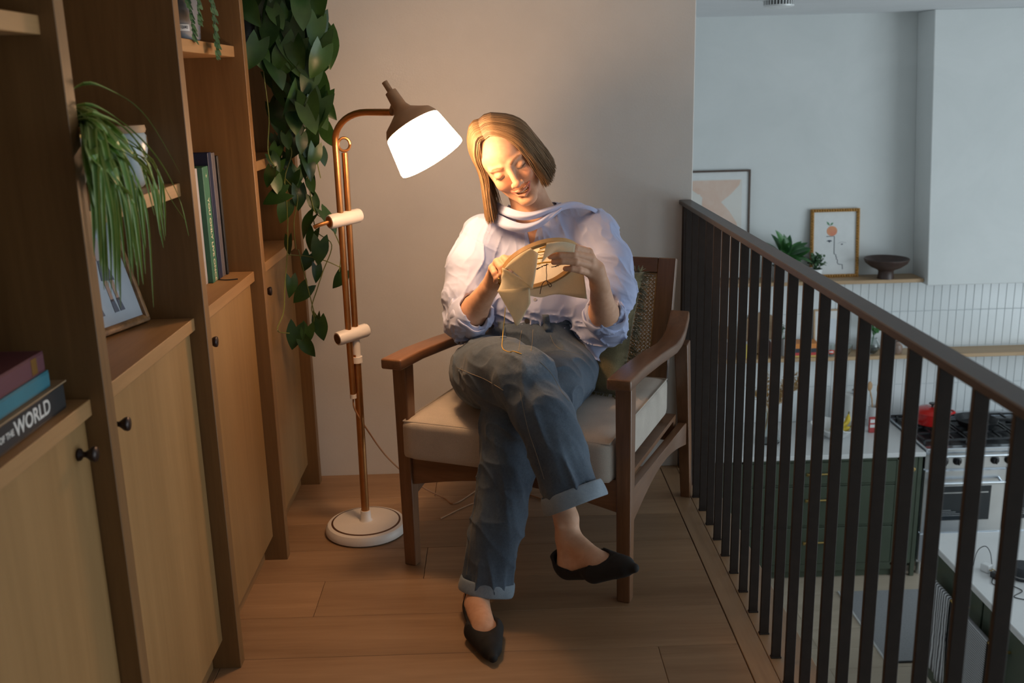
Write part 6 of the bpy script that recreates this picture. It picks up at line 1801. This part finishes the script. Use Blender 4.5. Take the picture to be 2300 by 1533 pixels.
MB().box(Vector((-0.97, 1.28, Z + 0.0461)) - bb1, Vector((-0.738, 1.643, Z + 0.0485)) - bb1).build('upper_board', TAN, b1)
def spine_text(body, size, pos, parent, base, mat, xdir=(0, 1, 0), out=(1, 0, 0)):
    me = text_mesh(body, size, weight=size * 0.022); o = link('lettering', me, mat, parent)
    o.matrix_local = Matrix.Translation(-Vector(base)) @ frame_matrix(pos, xdir, out); return o
spine_text('ATLAS', 0.030, Vector((-0.7418, 1.352, Z + 0.023)), b1, bb1, LETTER)
spine_text('OF THE', 0.014, Vector((-0.7418, 1.428, Z + 0.022)), b1, bb1, LETTER)
spine_text('WORLD', 0.034, Vector((-0.7418, 1.518, Z + 0.023)), b1, bb1, LETTER)
b2, bb2 = lie_book('teal hardback in the middle of the left book stack', 1.29, 1.606, -0.96, -0.748, Z + 0.049, 0.028, (0.03, 0.17, 0.23), 'teal_cover')
b3, bb3 = lie_book('burgundy hardback with gold mark on top of the left book stack', 1.27, 1.600, -0.96, -0.750, Z + 0.0775, 0.034, (0.11, 0.035, 0.05), 'burgundy_cover')
MB().box(Vector((-0.7499, 1.553, Z + 0.0815)) - bb3, Vector((-0.7493, 1.572, Z + 0.1075)) - bb3).build('gilt_mark', BRASS, b3)
def stand_book(label, y0, y1, xf, dep, h, col_, mat_name, group='books standing in the third bay'):
    m = plain(mat_name, col_, 0.55, var=0.05)
    b = Vector((xf - dep / 2, (y0 + y1) / 2, 0.9352)); o = thing('book', label, 'book', tuple(b), 0, group)
    t = 0.0028; L = lambda x, y, z: Vector((x, y, z + 0.9352)) - b
    MB().box(L(xf - dep, y0, 0), L(xf, y0 + t, h)).box(L(xf - dep, y1 - t, 0), L(xf, y1, h)).box(L(xf - t, y0 + t, 0), L(xf, y1 - t, h)).build('cover', m, o, bevel=0.0012)
    MB().box(L(xf - dep + 0.005, y0 + t, 0.003), L(xf - t, y1 - t, h - 0.004)).build('pages', PAPER, o)
    return o, b
stand_book('pale grey book nearest in the upright row beside the green one', 2.718, 2.755, -0.806, 0.165, 0.318, (0.40, 0.39, 0.40), 'pale_cover')
g1, gb = stand_book('green book with a cream title down its spine in the upright row', 2.7575, 2.812, -0.792, 0.19, 0.320, (0.045, 0.16, 0.10), 'green_cover')
CREAMT = plain('cream_lettering', (0.62, 0.58, 0.42), 0.6)
spine_text('YOU ONLY LIVE ONCE', 0.0225, Vector((-0.7918, 2.786, 0.9352 + 0.118)), g1, gb, CREAMT, xdir=(0, 0, -1))
spine_text('+', 0.02, Vector((-0.7918, 2.786, 0.9352 + 0.295)), g1, gb, CREAMT, xdir=(0, 0, -1))
stand_book('tall navy book behind the green one', 2.8145, 2.850, -0.790, 0.20, 0.355, (0.012, 0.022, 0.06), 'navy_cover')
stand_book('tall grey book between the navy and the black one', 2.852, 2.884, -0.790, 0.20, 0.352, (0.12, 0.11, 0.12), 'charcoal_cover')
stand_book('thin black book last in the upright row', 2.888, 2.902, -0.785, 0.20, 0.342, (0.02, 0.02, 0.02), 'black_cover')
bm1 = cord('bookmark_ribbon', 'dark ribbon bookmark lying on the shelf beside the books', [Vector((-0.79, 2.80, 0.9375)), Vector((-0.765, 2.79, 0.9375)), Vector((-0.735, 2.80, 0.9375))], 0.0016, BLACK, 'ribbon')
# photo in a carved frame leaning in the second bay
FRW = plain('carved_frame', (0.27, 0.145, 0.06), 0.45, var=0.45, scale=55, bump=0.4)
pf = thing('photo_frame', 'carved brown photo frame tilted on the second-bay shelf', 'picture')
c1 = Vector((-0.815, 2.298, 0.9355)); c0 = Vector((-0.900, 2.013, 0.9355))
xa = (c1 - c0).normalized(); W_ = (c1 - c0).length; Hh = 0.215
nn = Vector((xa.y, -xa.x, 0))
up_ = (Vector((0, 0, 1)) - nn * 0.30).normalized()
pm_ = frame_matrix(c0, xa, up_)       # local x along bottom, y = z cross x, z up
pf.matrix_world = pm_
front = pm_.inverted().to_3x3() @ nn; sg = 1 if front.y > 0 else -1
fw = 0.024
def fbar(a, b):
    MB().tube([a, b], fw / 2, 10, flat=0.7).build('frame_side', FRW, pf, smooth=True)
Ht = 0.26
fbar((fw/2, 0, fw/2), (W_ - fw/2, 0, fw/2)); fbar((fw/2, 0, Ht), (W_ - fw/2, 0, Ht)); fbar((fw/2, 0, fw/2), (fw/2, 0, Ht)); fbar((W_ - fw/2, 0, fw/2), (W_ - fw/2, 0, Ht))
def fcolor(n, a, b): return watercolor(n, a, b)
SNOW = fcolor('photo_ground', (0.36, 0.42, 0.50), (0.46, 0.52, 0.58))
MB().box((fw * .7, -0.002, fw * .7), (W_ - fw * .7, 0.002, Ht - fw * .2)).build('photo_sheet', SNOW, pf)
yf = sg * 0.0028
DKC = C('photo_dark', (0.10, 0.11, 0.15)); SKC = C('photo_legs', (0.40, 0.26, 0.20)); LTC = C('photo_light', (0.42, 0.36, 0.36))
def ph(name, pts, mat): MB().prism([(p[0], yf, p[1]) for p in pts], (0, sg * 0.0004, 0)).build(name, mat, pf)
for k, ox in enumerate((0.135, 0.205)):
    ph('photo_figure', [(ox - .022, .12), (ox + .02, .115), (ox + .012, .165), (ox - .012, .165)], DKC)
    ph('photo_figure', [(ox - .014, .165), (ox + .014, .165), (ox + .012, .215), (ox - .010, .215)], LTC)
    for d_ in (-0.011, 0.009):
        ph('photo_leg', [(ox + d_ - .005, .07), (ox + d_ + .004, .07), (ox + d_ + .006, .12), (ox + d_ - .006, .12)], SKC)
        ph('photo_boot', [(ox + d_ - .006, .045), (ox + d_ + .010, .045), (ox + d_ + .005, .075), (ox + d_ - .006, .075)], DKC)
# spider plant in a pale blue pot on the second-bay shelf
PALEB = plain('pale_blue_glaze', (0.34, 0.42, 0.46), 0.3, var=0.05)
SPID = leaf_mat('spider_leaf', (0.050, 0.135, 0.014), (0.13, 0.27, 0.035), 0.4, 0.25)
SPID2 = leaf_mat('spider_leaf_edge', (0.22, 0.34, 0.09), (0.34, 0.46, 0.16), 0.4, 0.25)
spb = Vector((-0.850, 1.93, 1.2525))
spd = thing('spider_plant', 'spider plant with arching striped leaves on the second-bay shelf', 'plant', tuple(spb))
MB().lathe([(0, 0), (0.055, 0), (0.062, 0.01), (0.088, 0.118), (0.088, 0.128), (0.083, 0.128), (0.058, 0.012), (0, 0.012)], 28).build('pot', GREY_C, spd, smooth=True, weld=True)
MB().lathe([(0.0885, 0.122), (0.0895, 0.125), (0.0885, 0.129)], 28, caps=False).build('gilt_rim', BRASS, spd, smooth=True)
MB().lathe([(0, 0.112), (0.084, 0.112)], 20).build('soil', SOIL, spd)
r4 = random.Random(31)
def blade(pts, w, name='leaf'):
    P_ = catmull(pts, 5); n = len(P_); L_ = []; S_ = [[], []]; ref = Vector((0.3, -0.6, 0.8))
    rows = []; eL = []; eR = []
    for i, p in enumerate(P_):
        t = (P_[min(i+1, n-1)] - P_[max(i-1, 0)]).normalized(); s_ = t.cross(ref)
        if s_.length < 1e-3: s_ = t.orthogonal()
        s_.normalize(); nn_ = s_.cross(t); f = i / (n - 1)
        ww = w * (0.55 + 0.45 * math.sin(PI * min(1, f * 1.3))) * (1 - f ** 5) + 0.0003
        rows.append([p - s_ * ww + nn_ * ww * 0.35 - spb, p - s_ * ww * 0.6 + nn_ * ww * 0.1 - spb, p - spb, p + s_ * ww * 0.6 + nn_ * ww * 0.1 - spb, p + s_ * ww + nn_ * ww * 0.35 - spb])
    lf = MB().grid(rows).build(name, SPID, spd, smooth=True)
    lf.data.materials.append(SPID2)
    for pi, pl_ in enumerate(lf.data.polygons):
        if pi % 4 in (0, 3): pl_.material_index = 1
def pin(px, py, x): return atx(px, py, x)
core = spb + Vector((0.0, -0.03, 0.13))
explicit = [[(170, 197, -.70), (250, 205, -.66), (330, 265, -.655), (405, 390, -.66)], [(172, 238, -.70), (255, 262, -.66), (345, 345, -.655), (400, 440, -.66), (424, 530, -.665)],
            [(176, 262, -.72), (260, 275, -.67), (330, 350, -.66), (385, 450, -.66), (420, 500, -.665)], [(176, 262, -.70), (230, 262, -.66), (300, 310, -.65), (350, 420, -.65), (370, 540, -.655)],
            [(180, 268, -.70), (230, 290, -.65), (290, 380, -.645), (330, 480, -.645), (345, 690, -.65)], [(180, 270, -.70), (220, 300, -.65), (262, 400, -.64), (285, 520, -.64), (295, 640, -.645)]]
for e in explicit: blade([core] + [pin(*q) for q in e], r4.uniform(0.0045, 0.0065))
for i in range(52):
    ex = r4.uniform(205, 375); ey = 470 + 175 * math.exp(-((ex - 275) / 70) ** 2) + r4.uniform(-60, 60)
    xo = r4.uniform(-0.69, -0.635)
    mx_ = 185 + (ex - 185) * r4.uniform(0.38, 0.58); my_ = 268 + (ey - 268) * r4.uniform(0.12, 0.34)
    m2x = 185 + (ex - 185) * r4.uniform(0.78, 0.92); m2y = 268 + (ey - 268) * r4.uniform(0.42, 0.62)
    blade([core + Vector((r4.uniform(-.02, .02), r4.uniform(-.03, .03), 0)), pin(178 + r4.uniform(-6, 20), 262 + r4.uniform(-18, 22), -0.72), pin(mx_, my_, xo), pin(m2x, m2y, xo + 0.005), pin(ex, ey, xo)], r4.uniform(0.005, 0.0098))
cn_ = thing('canister', 'pale blue canister with a beige lid behind the spider plant leaves', 'canister', (-0.815, 2.225, 1.2525))
MB().lathe([(0, 0), (0.040, 0), (0.046, 0.006), (0.060, 0.085), (0.060, 0.110), (0.055, 0.118), (0, 0.118)], 32).build('canister_body', PALEB, cn_, smooth=True, weld=True)
MB().lathe([(0, 0.118), (0.058, 0.118), (0.060, 0.124), (0.058, 0.134), (0, 0.135)], 32).build('lid', TAN, cn_, smooth=True, weld=True)
curved_patch(0.0606, 0.085, 0.110, 0.10, 0.16, 2).build('gilt_line', BRASS, cn_)
# grey pot with trailing plant on the third-bay top shelf
gpb = Vector((-0.800, 2.62, 1.5765))
gp = thing('trailing_pot_plant', 'small trailing plant in a grey labelled pot on the third-bay top shelf', 'plant', tuple(gpb))
MB().lathe([(0, 0), (0.070, 0), (0.074, 0.006), (0.080, 0.14), (0.080, 0.15), (0.075, 0.15), (0.068, 0.01), (0, 0.01)], 28).build('pot', plain('graphite_pot', (0.16, 0.16, 0.17), 0.5), gp, smooth=True, weld=True)
curved_patch(0.0745 + 0.002, 0.022, 0.038, -0.95, -0.60, 6).build('pot_label', WHITE_C, gp)
me = text_mesh('DXI', 0.010); o = link('lettering', me, INK, gp)
aa = -0.775; o.matrix_local = frame_matrix((0.0775 * math.cos(aa), 0.0775 * math.sin(aa), 0.030), (-math.sin(aa), math.cos(aa), 0), (math.cos(aa), math.sin(aa), 0))
TRL = leaf_mat('trailing_leaf', (0.03, 0.09, 0.035), (0.08, 0.17, 0.07)); lmt = leaf_mesh(0.022, 0.009, 4, 0.2, 0.1, 0.8)
for pts in ([(-0.05, -0.05, 0.14), (0.03, -0.08, 0.15), (0.075, -0.085, 0.09), (0.085, -0.09, 0.0)], [(0, 0, 0.15), (0.075, 0.02, 0.17), (0.10, 0.03, 0.11), (0.105, 0.03, -0.04)], [(0, 0, .15), (0.07, 0.05, .17), (0.095, 0.065, .10), (0.098, 0.065, -0.02)], [(0, 0, .15), (0.06, -0.05, .17), (0.09, -0.055, .12), (0.092, -0.055, 0.04)]):
    P_ = catmull(pts, 8); MB().tube(P_, 0.0013, 4).build('stem', TRL, gp)
    for k, q in enumerate(P_[4:]):
        for sg_ in (-1, 1): place_leaf(lmt, TRL, gp, q, Vector((0.3, sg_, r4.uniform(-.4, .3))), (1, 0, 0.4), r4.uniform(.8, 1.25))
# small white ornament on the fourth-bay shelf
orn = thing('white_ornament', 'small white porcelain feather ornament on the fourth-bay shelf', 'ornament', (-0.80, 3.17, 1.2465))
MB().lathe([(0, 0), (0.025, 0), (0.022, 0.012), (0.006, 0.018), (0.005, 0.05)], 16).build('foot', WHITE_C, orn, smooth=True)
for dx in (-0.3, 0.25): place_leaf(leaf_mesh(0.10, 0.014, 6, 0.15, 0.2), WHITE_C, orn, Vector((0, 0, 0.045)), Vector((0.25 + dx * .2, dx, 1)), (1, 0, 0), 1.0, 0, 'feather')

# heart-leaf climber spilling from the fourth-bay top shelf
HEART = leaf_mat('heart_leaf', (0.012, 0.045, 0.012), (0.040, 0.110, 0.026), 0.36, 0.15); VINE = leaf_mat('vine_stem', (0.10, 0.14, 0.03), (0.20, 0.22, 0.05), 0.5, 0.0)
clb = Vector((-0.80, 3.26, 1.5765))
cl_ = thing('climbing_plant', 'large heart-leaved climber trailing from the bookcase top shelf beside the lamp', 'plant', tuple(clb))
MB().lathe([(0, 0), (0.075, 0), (0.09, 0.15), (0.085, 0.15), (0.07, 0.01), (0, 0.01)], 24).build('pot', plain('dark_pot', (0.04, 0.035, 0.03), 0.5), cl_, smooth=True, weld=True)
MB().lathe([(0, 0.135), (0.083, 0.135)], 20).build('soil', SOIL, cl_)
hearts = [leaf_mesh(0.085, 0.033, 8, c_, f_, 1.0, 0.9) for c_, f_ in ((0.25, 0.15), (0.4, 0.25), (0.1, 0.1))]
def vp(px, py, Y=3.30):
    p = at(px, py, Y)
    if p.x < -0.690: p = atx(px, py, -0.690)
    return p - clb
def vine(pts, r_=0.0018):
    P_ = catmull([vp(*p) for p in pts], 6); MB().tube(P_, r_, 5).build('vine', VINE, cl_, smooth=True); return P_
r5 = random.Random(9)
start = Vector((0, 0, 0.14))
vines = [[(560, 10, 3.2), (590, 90, 3.2), (592, 160, 3.2), (604, 260), (603, 345), (628, 390), (648, 440), (645, 520)], [(620, 20), (632, 90), (615, 150), (625, 220), (665, 265), (700, 290)],
         [(655, 40), (672, 130), (690, 220), (702, 250), (706, 330), (720, 400)], [(640, 240), (632, 300), (655, 340), (640, 400), (645, 470), (646, 550), (640, 640), (637, 700), (623, 741), (650, 748)],
         [(690, 330), (692, 400), (705, 470), (725, 490), (740, 500)], [(646, 572), (690, 575), (730, 585), (765, 600)], [(700, 470), (712, 520), (745, 550), (725, 610), (712, 650), (700, 690), (705, 720), (690, 770)],
         [(670, 560), (685, 620), (700, 680), (708, 710)], [(735, 490), (750, 520), (765, 560), (762, 610)], [(640, 400), (668, 440), (660, 500), (665, 560)]]
leafspots = []
for v_ in vines:
    P_ = vine(v_)
spots = [(605, 395, 200), (622, 440, 250), (700, 415, 180), (706, 350, 175), (684, 320, 190), (690, 500, 215), (734, 487, 150), (648, 548, 180), (700, 535, 200), (712, 610, 185), (680, 657, 215), (713, 722, 175), (720, 735, 170), (662, 752, 200), (690, 748, 190), (690, 778, 150),
         (765, 625, 215), (745, 498, 130), (690, 585, 190), (655, 640, 185), (718, 560, 185), (640, 470, 200), (672, 440, 180), (705, 455, 170), (735, 300, 160), (725, 350, 165), (660, 330, 200), (628, 330, 190), (708, 265, 165), (733, 240, 150)]
def heart(px, py, ang, Y, s, tilt):
    a = math.radians(ang); d = Vector((math.sin(a) * -1 if False else math.sin(math.radians(ang - 180)) * -1, 0, math.cos(a)))
    q = vp(px, py, Y)
    d = Vector((-math.sin(math.radians(ang - 180)), -0.25 + tilt * 0.2, math.cos(a)))
    n = Vector((r5.uniform(-.4, .7), -1.0, 0.35 + tilt))
    place_leaf(r5.choice(hearts), HEART, cl_, q - d.normalized() * 0.03 * s, d, n, s, r5.uniform(-.5, .5))
for (px, py, ang) in spots: heart(px, py, ang + r5.uniform(-12, 12), r5.uniform(3.24, 3.34), r5.uniform(0.62, 0.95), r5.uniform(-.2, .3))
for i in range(150):
    px = 642 + r5.gauss(0, 42); py = r5.uniform(-40, 265)
    px += 20 * (py < 200) ; px = min(735, max(556, px))
    if py > 150: px = 640 + r5.uniform(-28, 85)
    heart(px, py, 180 + r5.uniform(-35, 30), r5.uniform(3.12, 3.42), r5.uniform(0.75, 1.25), r5.uniform(-.3, .4))
for i in range(34):
    py = r5.uniform(265, 420); px = 660 + r5.uniform(-55, 55)
    heart(px, py, 180 + r5.uniform(-40, 40), r5.uniform(3.2, 3.4), r5.uniform(0.5, 0.8), r5.uniform(-.3, .4))
